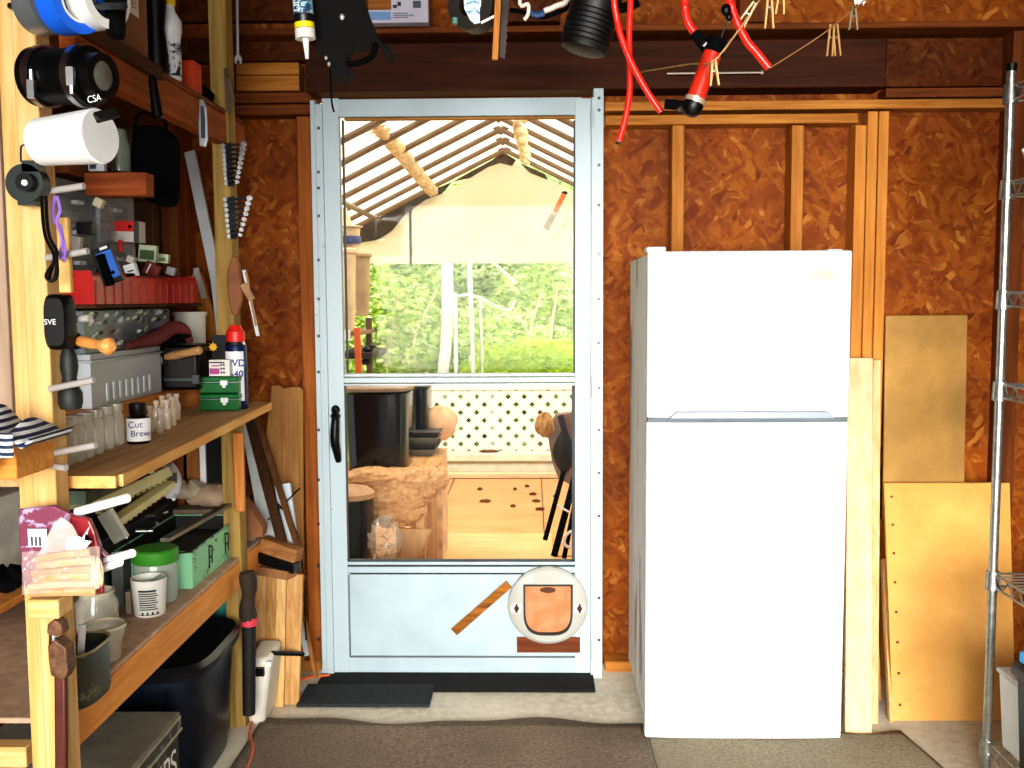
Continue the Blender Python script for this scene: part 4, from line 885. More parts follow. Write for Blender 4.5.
m = MB(); m.beam(PY(244, 270, 3.14), PY(258, 336, 3.14), .010, .006); m.build('arm', STEEL, cm_); m = MB(); m.beam(PY(243, 284, 3.13), PY(252, 300, 3.13), .02, .008); m.beam(PY(246, 272, 3.13), PY(256, 326, 3.13), .006, .006); m.build('arm', plain('#8a6a4a', .4, .6, .1), cm_)
m = MB(); m.beam(PY(226, 68, 3.17), PY(229, 112, 3.17), .012, .01); m.beam(PY(230, 80, 3.165), PY(233, 100, 3.165), .012, .01); m.build('pliers', plain('#6a5a4c', .4, .7, .2), label='old brown grey pliers hung high on the far post', cat='pliers')
th_ = thing('hanging_wrench', 'single long thin steel wrench hanging between post and header', 'wrench', PY(238, 63, 3.0))
m = MB(); m.beam(PY(237, -30, 3.0), PY(238, 56, 3.0), .007, .004); m.build('shaft', STEEL, th_)
m = MB(); m.prism([PY(x, y, 3.0) for x, y in ((236, 55), (240, 55), (242, 59), (241, 64), (239.5, 63), (239, 60), (237, 60), (236.5, 64), (234.5, 63), (234.5, 58))], (0, 1, 0), .005); m.build('jaw', STEEL, th_, smooth=False)
# long white metal trim leaning in the corner
m = MB(); m.beam(PY(190, 152, 3.66), PY(217, 282, 3.55), .038, .016); m.beam(PY(216, 276, 3.545), PY(224, 345, 3.48), .036, .018); m.build('metal_trim', plain('#dfe5e8', .35, .1, .05), label='long pale metal trim leaning behind the shelves', cat='trim')
m = MB(); m.beam(PY(190, 295, 3.62), PY(196, 268, 3.62), .006, .02); m.beam(PY(196, 268, 3.62), PY(205, 300, 3.62), .02, .01); m.build('metal_angle', plain('#c9c6c0', .4, .4, .1), label='bent pale metal angle standing behind the red bin', cat='bracket')
m = MB(); m.beam(PY(196, 275, 3.64), PY(214, 340, 3.6), .05, .02); m.build('wood_strip', STUD(), label='brown slanted strip beside the bent metal angle', cat='strip')

# ================= lower shelf
zl = ZL + .0005
def jarlathe(name, px, py, prof, label, mat, cat, z=zl, **k):
    c = PZ(px, py, z); kk = c.y / F; return MB().lathe([(r * kk, h * kk) for r, h in prof], c, seg=28).build(name, mat, label=label, cat=cat, **k)
c = PZ(157, 600, zl); k = c.y / F; gj = thing('plastic_jar', 'clear plastic jar with green screw lid on the lower shelf', 'jar', c)
MB().lathe([(20 * k, 0), (22 * k, 3 * k), (22 * k, 38 * k), (20.5 * k, 42 * k)], c, seg=32).build('body', glassy('#c3ccc4', .5, .15), gj)
MB().lathe([(22.5 * k, 41 * k), (23 * k, 42 * k), (23 * k, 53 * k), (21 * k, 55 * k)], c, seg=32).build('lid', plain('#3f8f2a', .4, 0, .1), gj)
c = PZ(151, 610, zl); k = c.y / F; c = V((PY(154, 605, c.y).x, c.y - .03, zl)); k *= .9; wc = thing('white_cup', 'white yogurt cup with black printed nutrition label before the green lidded jar', 'cup', c)
MB().lathe([(16 * k, 0), (17 * k, 2 * k), (19.5 * k, 40 * k), (20 * k, 42 * k), (19 * k, 42 * k), (18 * k, 36 * k)], c, seg=32).build('body', plain('#dcdcd4', .5, 0, .04), wc)
vu = V((c.x, c.y, 0)).normalized(); uu = V((vu.y, -vu.x, 0)); cen = c + V((0, 0, 0)); an = math.atan2(-vu.y, -vu.x)
def cupat(a, h): r = (17.8 + 2.7 * h / 40) * k; return c + V((math.cos(an + a) * r, math.sin(an + a) * r, h * k))
for j in range(9):
    h = 9 + j * 2.6
    m = MB(); a1 = .5 if j % 3 else .62; m.grid(lambda u, v: cupat(-.62 + (a1 + .5) * u, h + (1.3 if j != 8 else 2.2) * v), 6, 1); m.build('printed_line', INK, wc)
m = MB(); m.grid(lambda u, v: cupat(-.7 + 1.35 * u, 3 + .7 * v), 6, 1)
for a in (-.5, -.2, .1, .4): m.grid(lambda u, v: cupat(a + .12 * u, 3 + 3.5 * v), 2, 1)
m.build('printed_line', INK, wc)
m = MB(); m.beam(c + V((.01, -.02, 38 * k)), c + V((.04, -.01, 45 * k)), .012, .002); m.build('green_leaf', plain('#2c4a2a', .5), wc)
# mint metal box (open, black inside)
mb_ = thing('metal_box', 'open mint green metal box with rust chips and black inside', 'box', (-1.12, 2.8, zl))
mm = painted('#8fd0a4', '#3a2616', .6, 42, .5)
xa, xb_, ya, yb_ = -1.225, -.99, 2.83, 3.34
zb_ = zl + .108; m = MB(); th = .005
m.box(xa, xb_, ya, yb_, zl, zl + th); m.box(xa, xb_, ya, ya + th, zl + th, zb_ - .0); m.box(xb_ - th, xb_, ya + th, yb_, zl + th, zb_); m.box(xa, xa + th, ya + th, yb_, zl + th, zb_); m.box(xa + th, xb_ - th, yb_ - th, yb_, zl + th, zb_)
m.build('shell', mm, mb_)
m = MB(); m.box(xa + .006, xb_ - .006, ya + .006, yb_ - .006, zl + .006, zl + .06); m.box(xa + .005, xa + .008, ya + .005, yb_ - .005, zl + .06, zb_ - .003); m.box(xa + .008, xb_ - .005, yb_ - .009, yb_ - .0055, zl + .06, zb_ - .003); m.build('black_insert', plain('#0c0c0d', .5, 0, .2), mb_)
m = MB(); m.tube([(xa, ya, zb_), (xb_, ya, zb_)], .004, 6, 1); m.tube([(xb_, ya, zb_), (xb_, yb_, zb_)], .004, 6, 1); m.build('rim', painted('#7cc096', '#2c1c10', .5, 60), mb_)
for yy, w in ((2.98, .05), (3.14, .06)):
    m = MB()
    for a_, b_ in (((0, .02), (0, .09)), ((0, .09), (w * .6, .08)), ((w * .6, .08), (w * .5, .05)), ((0, .055), (w * .5, .05)), ((w * .5, .05), (w * .5, .03))):
        m.beam((xb_ + .0015, yy + a_[0], zl + a_[1]), (xb_ + .0015, yy + b_[0], zl + b_[1]), .006, .002, (1, 0, 0))
    m.build('black_lettering', INK, mb_)
# dark tray and contents in the rear
tr = thing('dark_tray', 'black tray of small tools behind the green lidded jar', 'tray', (-1.35, 3.05, zl))
MB().box(-1.48, -1.235, 2.75, 3.4, zl, zl + .15).build('body', plain('#1a1e22', .5, 0, .3), tr, bevel=.006)
for i, (px, py, w_, rz) in enumerate(((145, 533, .05, .1), (150, 518, .03, .6), (165, 515, .02, 1.2), (155, 525, .02, -.5), (122, 540, .03, .4), (140, 510, .025, .9))):
    p = PZ(px, py, zl + .15); m = MB(); d_ = V((math.cos(rz), math.sin(rz), 0)) * w_ / 2; m.cyl(p - d_ + V((0, 0, .006)), p + d_ + V((0, 0, .006)), .005 + .003 * (i == 0), seg=10); m.build('small_steel_bit', STEEL, label=('silver cylinder', 'short bright pin', 'tiny bright bolt', 'small bright screw', 'steel bit at the near end', 'steel bit at the back')[i] + ' lying in the black tool tray', cat='bit')
m = MB(); m.beam(PY(165, 540, 2.5), PY(228, 505, 3.1), .025, .01, (0, 0, 1)); m.build('flat_file', plain('#5c5c50', .4, .6, .2), label='long flat steel bar lying over the mint metal box', cat='bar')
BR = plain('#c5c08c', .5, 0, .08)
for (a_, b_, l) in (((98, 506), (168, 472), 'upper cream comb-like bar'), ((112, 524), (170, 484), 'lower cream comb-like bar')):
    p, q = PY(*a_, 2.15), PY(*b_, 2.5); t = thing('plastic_comb_bar', l + ' on the tool tray', 'bar', p.lerp(q, .5) - V((0, 0, .02)))
    m = MB(); m.beam(p, q, .026, .018, (0, 1, 0)); m.build('bar', BR, t, bevel=.002)
    for i in range(12):
        c_ = p.lerp(q, (i + .5) / 12) + V((.0, -.012, -.012)); m = MB(); m.boxc(c_, (.012, .012, .012)); m.build('tooth', plain('#a8a26c', .5), t)
m = MB(); m.beam(PY(105, 512, 2.1), PY(122, 540, 2.1), .03, .02); m.build('tape_dispenser', glassy('#bcc6c0', .6, .2), label='grey clear tape dispenser end below the comb bars', cat='dispenser')
m = MB(); m.prism([PY(x, y, 2.6) for x, y in ((106, 482), (128, 470), (140, 468), (146, 478), (120, 484))], (0, 1, 0), .03); m.build('black_pad', BLACKM, label='black flat pad right below the upper shelf', cat='pad', smooth=False)
m = MB(); m.beam(PY(70, 498, 2.2), PY(165, 478, 2.9), .07, .03, (0, 0, 1)); m.build('green_case', plain('#3c4c34', .6, 0, .3), label='dark green long case under the upper shelf', cat='case')
m = MB(); m.beam(PY(70, 505, 2.3), PY(110, 486, 2.6), .09, .02, (0, 0, 1)); m.build('olive_bag', plain('#66684a', .8, 0, .2), label='olive roll lying at the near end under the shelf', cat='roll')
m = MB(); bag(m, PY(170, 498, 2.95), .035, .035, .1, 2); m.build('plastic_wrap', glassy('#dfe2e4', .6, .3), label='crumpled clear wrap behind the comb bars', cat='wrap')
m = MB(); bag(m, V((-1.2, 3.40, zl + .15)), .07, .04, .06, 12); m.build('cream_rag', plain('#a89a84', .9, 0, .2), label='cream rag left of the folded beige cloth', cat='rag')
m = MB(); bag(m, V((-1.12, 3.43, zl + .121)), .09, .06, .07, 14, .35); m.build('beige_cloth', plain('#b09880', .9, 0, .12), label='folded beige cloth lying left of the far post', cat='cloth')
m = MB(); m.box(-1.24, -1.0, 3.36, 3.5, zl, zl + .12); m.build('carton', plain('#7c6a58', .9, 0, .15), label='brown carton under the folded beige cloth', cat='box', bevel=.003)
# upright boards standing behind under shelf
for a_, b_, p0, p1, mt, l in ((176, 188, 432, 522, DSTUD('z'), 'dark brown upright board behind the lower shelf'), (183, 200, 430, 520, wood('#a8703c', '#7c4c22', 'z', False), 'orange brown grooved upright board behind the lower shelf'),
                             (200, 206, 440, 520, WHITE, 'thin white board upright behind the lower shelf'), (207, 222, 438, 518, BLACK, 'black upright panel behind the lower shelf')):
    q = rect(a_, b_, p0, p1, 3.45); bd('upright_board', l, mt, [(q[0], q[1], 3.45, 3.47, .3 * 0, q[3] + .1)])
m = MB(); m.beam(PY(150, 470, 3.2), PY(175, 500, 3.2), .01, .01); m.build('white_strap', WHITE, label='thin white strap under the upper shelf', cat='strap')
# glass jars & mug near
for px, py, l, lid in ((98, 634, 'upright glass mason jar near the near post on the lower shelf', 1),):
    c = PZ(px, py, zl); k = c.y / F; t = thing('mason_jar', l, 'jar', c)
    MB().lathe([(19 * k, 0), (21 * k, 3 * k), (21 * k, 34 * k), (17 * k, 40 * k), (17 * k, 46 * k), (16 * k, 46 * k), (16 * k, 40 * k)], c, seg=28, cap=True).build('body', JAR, t)
    MB().pipe(c + V((0, 0, 44 * k)), c + V((0, 0, 46.5 * k)), 18 * k, 16 * k, 28).build('rim', glassy('#c9c2a8', .7, .1), t)
    m = MB(); bag(m, c + V((0, 0, 3 * k)), 13 * k, 13 * k, 26 * k, 3); m.build('dark_contents', plain('#3a332c', .7, 0, .3), t)
c = PZ(108, 668, zl); c.y += .05; c = V((PY(106, 655, c.y).x, c.y, zl)); k = c.y / F; t = thing('glass_bowl', 'thick clear glass jar in front on the lower shelf edge', 'jar', c)
MB().lathe([(13 * k, 0), (15 * k, 3 * k), (16 * k, 22 * k), (20 * k, 30 * k), (21 * k, 38 * k)], c, seg=28).build('body', JAR, t); MB().pipe(c + V((0, 0, 36 * k)), c + V((0, 0, 39 * k)), 21.5 * k, 19 * k, 28).build('rim', glassy('#d3cdb4', .8, .1), t)
MB().box(*rect(126, 131, 598, 622, 2.6)[:2], 2.6, 2.64, zl, rect(126, 131, 592, 622, 2.6)[3]).build('metal_ruler', plain('#b4a894', .4, .4, .2), label='short upright metal bar left of the white cup', cat='bar')
MB().box(*rect(112, 124, 575, 622, 2.66)[:2], 2.66, 2.72, zl, rect(112, 124, 560, 622, 2.66)[3]).build('grey_box', plain('#4e5452', .5, .1, .2), label='narrow dark grey box behind the white tubes', cat='box', bevel=.003)
# oval dark can
c = PZ(82, 712, ZL); c = V((-.962, 2.04, zl)); oc_ = thing('oval_tin', 'dark oval metal tin with blue inside at the near end of the lower shelf', 'tin', c)
m = MB(); R = []
for h, s in ((0, .96), (.01, 1), (.112, 1), (.112, .93), (.02, .9)):
    R.append([c + V((math.copysign(abs(math.cos(t)) ** .7, math.cos(t)) * .05 * s, math.copysign(abs(math.sin(t)) ** .7, math.sin(t)) * .08 * s, h)) for t in [2 * PI * i / 36 for i in range(36)]])
m.rings(R); m.build('body', painted('#34362a', '#6a6a48', .56, 20, .35), oc_)
m = MB(); m.rings([[c + V((math.cos(t) * .047, math.sin(t) * .08, h)) for t in [2 * PI * i / 28 for i in range(28)]] for h in (.06, .095)]); m.build('blue_contents', plain('#2c4a66', .7, 0, .3), oc_)
m = MB(); m.tube([c + V((math.copysign(abs(math.cos(t)) ** .7, math.cos(t)) * .05, math.copysign(abs(math.sin(t)) ** .7, math.sin(t)) * .08, .113)) for t in [2 * PI * i / 24 for i in range(25)]], .003, 6, 2); m.build('rim', plain('#b9ad84', .4, .6, .1), oc_)
for i, (dx, ln, mt, l) in enumerate(((-.02, .2, plain('#c9bd9a', .6), 'pale flat stick standing in the oval tin'), (.0, .17, STEEL, 'steel ruler standing in the oval tin'), (.015, .12, WHITE, 'short white card in the oval tin'))):
    m = MB(); m.boxc(c + V((dx, -.02 - .0 * i, .095 + ln / 2 - .05)), (.014, .004, ln), (.1, .1 * i - .1, .3)); m.build('flat_stick', mt, label=l, cat='stick')

# ================= under the lower shelf
tl_ = thing('tall_tub', 'big dark navy plastic trash tub with black rolled rim under the shelf', 'tub', (-1.16, 2.86, 0))
m = MB(); R = []; cx, cy, hw, hd = -1.20, 2.92, .265, .235
def rr_(s, h, p=.42): return [V((cx + math.copysign(abs(math.cos(t)) ** p, math.cos(t)) * hw * s, cy + math.copysign(abs(math.sin(t)) ** p, math.sin(t)) * hd * s, h)) for t in [2 * PI * i / 48 for i in range(48)]]
m.rings([rr_(.86, .003), rr_(.88, .02), rr_(.97, .36), rr_(.97, .365)]); m.build('body', plain('#0f1a2c', .35, 0, .25), tl_)
m = MB(); m.rings([rr_(.97, .345), rr_(1.03, .35), rr_(1.05, .375), rr_(1.0, .39), rr_(.93, .375), rr_(.90, .368)]); m.build('lid', plain('#131518', .35, 0, .15), tl_)
for i in range(3):
    m = MB(); x = cx + .03 + i * .07; m.beam((x - .01, cy - hd * .885, .03), (x, cy - hd * .99, .33), .012, .006, (0, 1, 0)); m.build('rib', plain('#0f1a2c', .35, 0, .25), tl_)
q = rect(196, 229, 596, 650, 3.3)
bd('teal_bin', 'teal plastic bin behind the navy tub', plain('#3f9a94', .5, 0, .1), [(-1.4, q[1] + .02, 3.3, 3.5, .003, .43)], 'bin', bevel=.01)
# trunk
tk = thing('wooden_chest', 'old grey black wooden chest with white letters in the lower left', 'chest', (-1.15, 2.3, 0))
ztk = .35; a = PZ(178, 712, ztk); 
xr = a.x; yf = a.y
MB().box(-1.33, xr, yf - .62, yf, .003, ztk - .05).build('body', painted('#2c2c28', '#5a564a', .55, 16, .7), tk, bevel=.004)
MB().box(-1.34, xr + .006, yf - .63, yf + .006, ztk - .045, ztk - .012).build('lid_band', painted('#3a3a34', '#7c7666', .5, 20, .7), tk, bevel=.003)
MB().box(-1.34, xr + .004, yf - .63, yf + .004, ztk - .011, ztk).build('lid', speckle('#6c685c', '#8c8676', 10, .9, '#4c4a40', .1), tk, bevel=.003)
m = MB(); m.box(xr + .006, xr + .009, yf - .63, yf + .004, ztk - .048, ztk - .042); m.box(xr + .004, xr + .008, yf - .63, yf, ztk - .014, ztk - .009); m.build('edge_line', plain('#a39c84', .7, 0, .1), tk)
text('LAMPS', (xr + .0015, yf - .17, ztk - .12), (0, 1, 0), (0, 0, 1), .1, plain('#e8e6dc', .7, 0, 0), tk)
m = MB(); m.box(xr + .005, xr + .012, yf - .35, yf - .32, ztk - .08, ztk - .02); m.build('hasp', plain('#7a4a30', .6, .3, .2), tk)

# ================= beyond the far post: leaning boards
def lean2(name, a, b, ya, yb_, w, t, mat, label, cat='board', **k):
    m = MB(); m.beam(PY(*a, ya), PY(*b, yb_), w, t); return m.build(name, mat, label=label, cat=cat, **k)
# jagged plywood behind
yj = 3.64; P = [(252, 668), (262, 470), (272, 386), (279, 385), (284, 389), (292, 387), (299, 387), (303, 390), (304, 668)]
m = MB(); m.prism([PY(x, y, yj) for x, y in P], (0, 1, 0), .012); m.build('broken_plywood', wood('#a87c4a', '#835a30', 'z', False), label='brown plywood offcut with jagged top leaning left of the door', cat='panel', smooth=False)
lean2('white_board', (247, 415), (270, 545), 3.6, 3.5, .05, .015, plain('#b4bab8', .5, 0, .08), 'pale grey white board leaning beside the far post')
lean2('dark_strip', (248, 412), (283, 545), 3.58, 3.46, .034, .018, wood('#4a2e1c', '#33200f', 'z', False), 'dark brown strip leaning right of the pale board', 'strip')
lean2('dark_strip', (256, 414), (302, 560), 3.56, 3.45, .02, .015, wood('#6a4426', '#4a2e18', 'z', False), 'thinner brown strip crossing the white box', 'strip')
q = rect(273, 289, 484, 548, 3.56); m = MB(); m.beam(PY(283, 484, 3.56), PY(291, 548, 3.52), .055, .02); m.build('white_carton', plain('#cdd6de', .5, 0, .03), label='slim white carton standing left of the door stud', cat='box')
m = MB(); m.tube([PY(x, y, 3.5) for x, y in ((268, 520), (285, 503), (300, 488))], .003, 6); m.tube([PY(x, y, 3.5) for x, y in ((278, 504), (292, 522), (300, 545), (304, 590), (306, 640))], .003, 6); m.build('black_wire', BLACK, label='thin black wires crossing left of the door stud', cat='wire')
# shelf-end clutter: cardboard curved piece, small box stack
m = MB(); m.prism([PY(x, y, 3.34) for x, y in ((243, 500), (250, 508), (258, 520), (263, 528), (262, 537), (243, 538))], (0, 1, 0), .06); m.build('cardboard_flap', plain('#8a5c3c', .9, 0, .12), label='curved brown cardboard flap on the shelf beyond the far post', cat='cardboard', smooth=False)
for i, z_ in enumerate((ZL + .001, ZL + .022)):
    q = rect(243, 256, 545, 553, 3.4); bd('small_book', ('lower', 'upper')[i] + ' thin grey brown booklet stacked beyond the far post', plain(('#7a6a5a', '#a08a74')[i], .8, 0, .2), [(q[0] - .02, q[1] - .0, 3.4, 3.5, z_, z_ + .018)], 'booklet')
# lower stack: black with wooden board
m = MB(); m.beam(PY(263, 543, 3.45), PY(299, 556, 3.42), .05, .06); m.build('offcut_block', wood('#b08052', '#8a5c34', 'x', False), label='short slanted wood offcut lying on the lumber bundle', cat='block', bevel=.003)
m = MB(); m.beam(PY(259, 556, 3.43), PY(297, 568, 3.40), .035, .05); m.build('black_bar', BLACK, label='black bar lying under the slanted offcut', cat='bar', bevel=.003)
m = MB(); m.beam(PY(246, 566, 3.46), PY(292, 574, 3.40), .03, .06); m.build('cardboard_scrap', plain('#9c7048', .9, 0, .15), label='cardboard scrap between black bar and lumber bundle', cat='cardboard')
WS = [wood('#e6c58e', '#c99c5c', 'z', False), wood('#d8b078', '#b4824a', 'z', False), wood('#c49a60', '#9c6e3a', 'z', False)]
for i, (tx, bx, ty, by, w_, yo, l) in enumerate(((256, 252, 590, 700, .04, 3.42, 'leftmost board of the upright lumber bundle'), (268, 259, 575, 696, .05, 3.38, 'palest board of the upright lumber bundle'), (277, 269, 575, 695, .035, 3.36, 'thin middle board of the upright lumber bundle'),
                                                (286, 279, 572, 690, .03, 3.36, 'narrow board right of the middle of the lumber bundle'), (299, 290, 574, 678, .055, 3.38, 'rightmost wide board of the upright lumber bundle'), (262, 262, 590, 690, .045, 3.45, 'short board at the back of the lumber bundle'))):
    a = PY(tx - 4, ty, yo + .06); b = PY(bx, by, yo); b.z = .001; m = MB(); m.beam(b, a, w_ * 1.1, .018); m.build('lumber_board', WS[i % 3], label=l, cat='board', bevel=.002)
lean2('thin_lath', (301, 600), (316, 678), 3.6, 3.5, .012, .012, wood('#a8703c', '#7c4c22', 'z', False), 'thin lath leaning between bundle and door jamb', 'lath')
lean2('white_pipe', (302, 622), (309, 655), 3.62, 3.6, .03, .02, plain('#c4ccd4', .4, 0, .05), 'short white piece behind the thin lath', 'pipe')
m = MB(); m.cyl(PY(272, 653, 3.25), PY(303, 654, 3.4), .008, seg=8); m.build('black_rod', BLACK, label='black rod sticking right from the white jug', cat='rod')
# black pole with red tape
pl = thing('wrapped_pole', 'black rubber wrapped pole with red tape band hung on the far post', 'pole', PY(248, 715, 3.12))
ya = 3.12
m = MB(); m.tube([PY(x, y, ya) for x, y in ((247, 572), (249, 590), (247, 605), (249, 620))], lambda t: .024 + .004 * math.sin(t * 9), 10); m.build('upper_grip', plain('#3a2e24', .8, 0, .3), pl)
m = MB(); m.cyl(PY(249, 618, ya), PY(249, 714, ya), .022, .02, 14); m.build('shaft', plain('#1a1817', .7, 0, .3), pl)
m = MB(); m.cyl(PY(249, 617, ya), PY(249, 625, ya), .0255, seg=14); m.build('tape_band', plain('#e0425a', .5, 0, .05), pl)
# white jug
wj = thing('white_jug', 'white plastic jug with black top tab on the floor by the far post', 'jug', (PY(262, 740, 3.2).x, 3.24, 0))
x0, x1 = PY(247, 700, 3.2).x, PY(272, 700, 3.2).x; zt = PY(262, 655, 3.2).z; zb = 0.002
m = MB(); m.hexa([(x0, 3.2, zb), (x1 - .03, 3.2, zb), (x1 - .03, 3.36, zb), (x0, 3.36, zb), (x0, 3.2, zt - .02), (x1, 3.2, zt - .01), (x1, 3.36, zt), (x0, 3.36, zt)]); m.build('body', plain('#ddd9cc', .5, 0, .06), wj, bevel=.016)
m = MB(); q = rect(256, 264, 668, 676, 3.19); m.box(x0, q[1], 3.185, 3.2, q[2], q[3]); m.build('black_tab', BLACK, wj)
m = MB(); q = rect(267, 272, 661, 665, 3.195); m.box(q[0], q[1], 3.185, 3.199, q[2], q[3]); m.build('white_tab', WHITE, wj)
# orange cord
m = MB(); m.tube([PZ(x, y, .014) for x, y in ((247, 768), (251, 758), (253, 746), (250, 735), (255, 715), (272, 697), (290, 687), (303, 679), (330, 675))], .005, 8, 6); m.build('extension_cord', plain('#d9622c', .5, 0, .1), label='orange extension cord running along the floor past the white jug', cat='cord')

q = rect(-60, 8, 60, 430, 2.4)
bd('pale_panel', 'pale pinkish board upright beyond the near post at the far left edge', wood('#c9b09a', '#a88e78', 'z', False), [(-1.5, PY(7, 300, 2.2).x, 2.2, 2.22, 1.1, 2.3)], 'panel')
# ================================================================ hanging from the rafters
struct('ceiling_joist', MB().box(XL, XR, 2.45, 2.49, 2.6, ZC), DSTUD())
JY = 2.47
def hs(ob, px, py, y):
    a = PY(px, py, y); MB().tube([a, V((a.x, JY, 2.605))], .0025, 6, 1).build('hanging_string', BLACKM, ob)
def hang(px, py, y, ztop=2.6):
    a = PY(px, py, y); return [a, V((a.x, (a.y + JY) / 2, ztop - .1)), V((a.x, JY, ztop + .01))]
# caulk tube
y = 2.4; k = y / F; a = PY(305.5, 38, y); tp = PY(297, -70, y); u = (tp - a).normalized()
cq = thing('caulk_tube', 'blue and black caulk tube with white nozzle hanging above the door corner', 'caulk tube', a - V((0, 0, .06)))
L = (tp - a).length
MB().lathe([(9 * k, 0), (9.5 * k, 1 * k), (9.5 * k, L)], a, u, 28).build('body', plain('#0e1216', .35, 0, .05), cq)
MB().pipe(a + u * 22 * k, a + u * L * .98, 9.7 * k, 9 * k, 28).build('blue_label', painted('#9cc4d8', '#234b70', .5, 40, .4), cq)
MB().pipe(a + u * 8.5 * k, a + u * 14 * k, 9.8 * k, 9 * k, 28).build('yellow_band', plain('#e6d81c', .4, 0, .03), cq)
MB().pipe(a + u * -1 * k, a + u * 8 * k, 9.9 * k, 3 * k, 28).build('white_collar', plain('#dcdcd6', .4, 0, .03), cq)
MB().cyl(a + u * -1 * k, a + u * -20 * k, 3.4 * k, 1.7 * k, 14).build('nozzle', plain('#e6e6e2', .4, 0, .03), cq)
side = V((1, 0, 0)); side = (side - u * side.dot(u)).normalized()
text('PLUS', a + u * 33 * k + V((.006, -10.4 * k, 0)), u * -1, side, .03, plain('#16324c', .5), cq); text('TRIM', a + u * 33 * k + V((-.010, -9.6 * k, 0)), u * -1, side, .022, WHITE, cq)
MB().tube([tp - u * .02, V((tp.x, JY, 2.61))], .002, 6, 1).build('hanging_string', BLACK, cq)
# black harness / bag
y = 2.45; hb = thing('black_harness', 'bulky black gear bag with loose straps hanging over the door', 'bag', PY(345, 78, y))
m = MB(); P = [(306, -60), (310, 2), (314, 20), (316, 50), (322, 55), (328, 66), (330, 76), (338, 78), (348, 76), (350, 68), (345, 64), (346, 50), (352, 44), (364, 46), (372, 42), (376, 40), (383, 54), (387, 56), (392, 50), (386, 44), (376, 36), (372, 24), (366, 10), (360, -10), (356, -60)]
m.prism([PY(a_, b_, y) for a_, b_ in P], (0, 1, 0), .07); m.build('body', plain('#020202', 1, 0, 0), hb, smooth=False, bevel=.01)
m = MB(); m.tube([PY(a_, b_, y + .02) for a_, b_ in ((346, 64), (358, 63), (370, 58), (375, 50), (374, 42))], .008, 8); m.build('strap', BLACKM, hb)
m = MB(); m.tube([PY(a_, b_, y) for a_, b_ in ((330, 70), (331, 90), (332, 104), (334, 112))], .0025, 6); m.build('thin_cord', BLACKM, hb)
m = MB(); m.sph(PY(342, 17, y - .005), (.006, .004, .008), 8, 6); m.sph(PY(326, 58, y - .005), (.004, .004, .005), 8, 6); m.sph(PY(329, 64, y - .005), (.004, .004, .006), 8, 6); m.build('buckle', plain('#b5b5b0', .4, .3, .1), hb)
# flat box with picture
y = 3.55; q = rect(368, 428, -40, 23, y); pb = thing('picture_card', 'pale box with wood photo and blue stripe on the rail above the header', 'box', ((q[0] + q[1]) / 2, y, q[2]))
MB().box(q[0], q[1], y, y + .05, q[2], q[3]).build('box', plain('#b8b4c4', .5, 0, .03), pb)
def onp(a_, b_, c_, d_, mt, nm): r = rect(a_, b_, c_, d_, y); MB().box(r[0], r[1], y - .003, y, r[2], r[3]).build(nm, mt, pb)
onp(368, 391, -36, 10, wood('#a06a30', '#7c4c1c', 'x', False), 'wood_picture'); onp(369, 391, 12, 20, plain('#6f98c8', .5, 0, .1), 'blue_panel')
onp(393, 397, 5, 8, INK, 'printed_mark'); onp(397.5, 401, 2, 6, INK, 'printed_mark'); onp(413, 421, 1, 8, plain('#3a4456', .5), 'small_picture')
for i in range(3): onp(393, 408 + 6 * (i == 1), 13 + i * 2, 14 + i * 2, plain('#6a6a78', .5), 'printed_line')
# round roll with pale label
y = 2.6; c = PY(470, 4, y); k = y / F
rl = thing('foil_tape_roll', 'dark roll with white and blue label hanging over the door', 'roll', c - V((0, 0, 26 * k)))
m = MB(); m.pipe(c + V((.02, .05, 0)), c + V((0, -.0, 0)), 24 * k, 12 * k, 32); m.build('band', plain('#2a2620', .5, .1, .2), rl)
m = MB(); m.prism([PY(a_, b_, y - .01) for a_, b_ in ((463, -20), (464, 8), (470, 20), (475, 24), (485, 22), (486, -20))], (0, 1, 0), .008); m.build('label', painted('#d6dce0', '#4a90b8', .52, 50, .4), rl, smooth=False)
m = MB(); m.beam(PY(481, 23, y - .015), PY(495, 16, y - .015), .006, .006); m.build('white_tail', WHITE, rl)
m = MB(); m.cyl(PY(455, 18, y), PY(455, 24, y), .008, seg=10); m.build('green_clip', plain('#5a8a80', .5), rl)
MB().tube(hang(470, -20, y), .002, 6, 1).build('hanging_string', BLACK, rl)
# wood slat and hand saw
y = 2.55
m = MB(); m.beam(PY(501, -60, y), PY(495, 60, y), .0145, .01); ws_ = m.build('wooden_stick', wood('#c88a48', '#a0642a', 'z', False), label='narrow wooden slat hanging beside the dark saw blade', cat='slat')
sw = thing('hand_saw', 'dark toothed saw blade hanging right of the wooden slat', 'saw', PY(504, 60, y + .02))
m = MB(); pts = [(502, -60), (514, -60), (511, 10), (506, 58), (500, 58)]
zz = [];
for i in range(16):
    t = i / 16; x = 514 - 8 * t; yy = -60 + 118 * t; zz += [(x, yy), (x - 1.8, yy + 5)]
m.prism([PY(*p_, y + .02) for p_ in [(502, -60)] + zz + [(505, 59), (499, 57)]], (0, 1, 0), .002); m.build('saw_plate', plain('#3a302a', .45, .6, .3), sw, smooth=False)
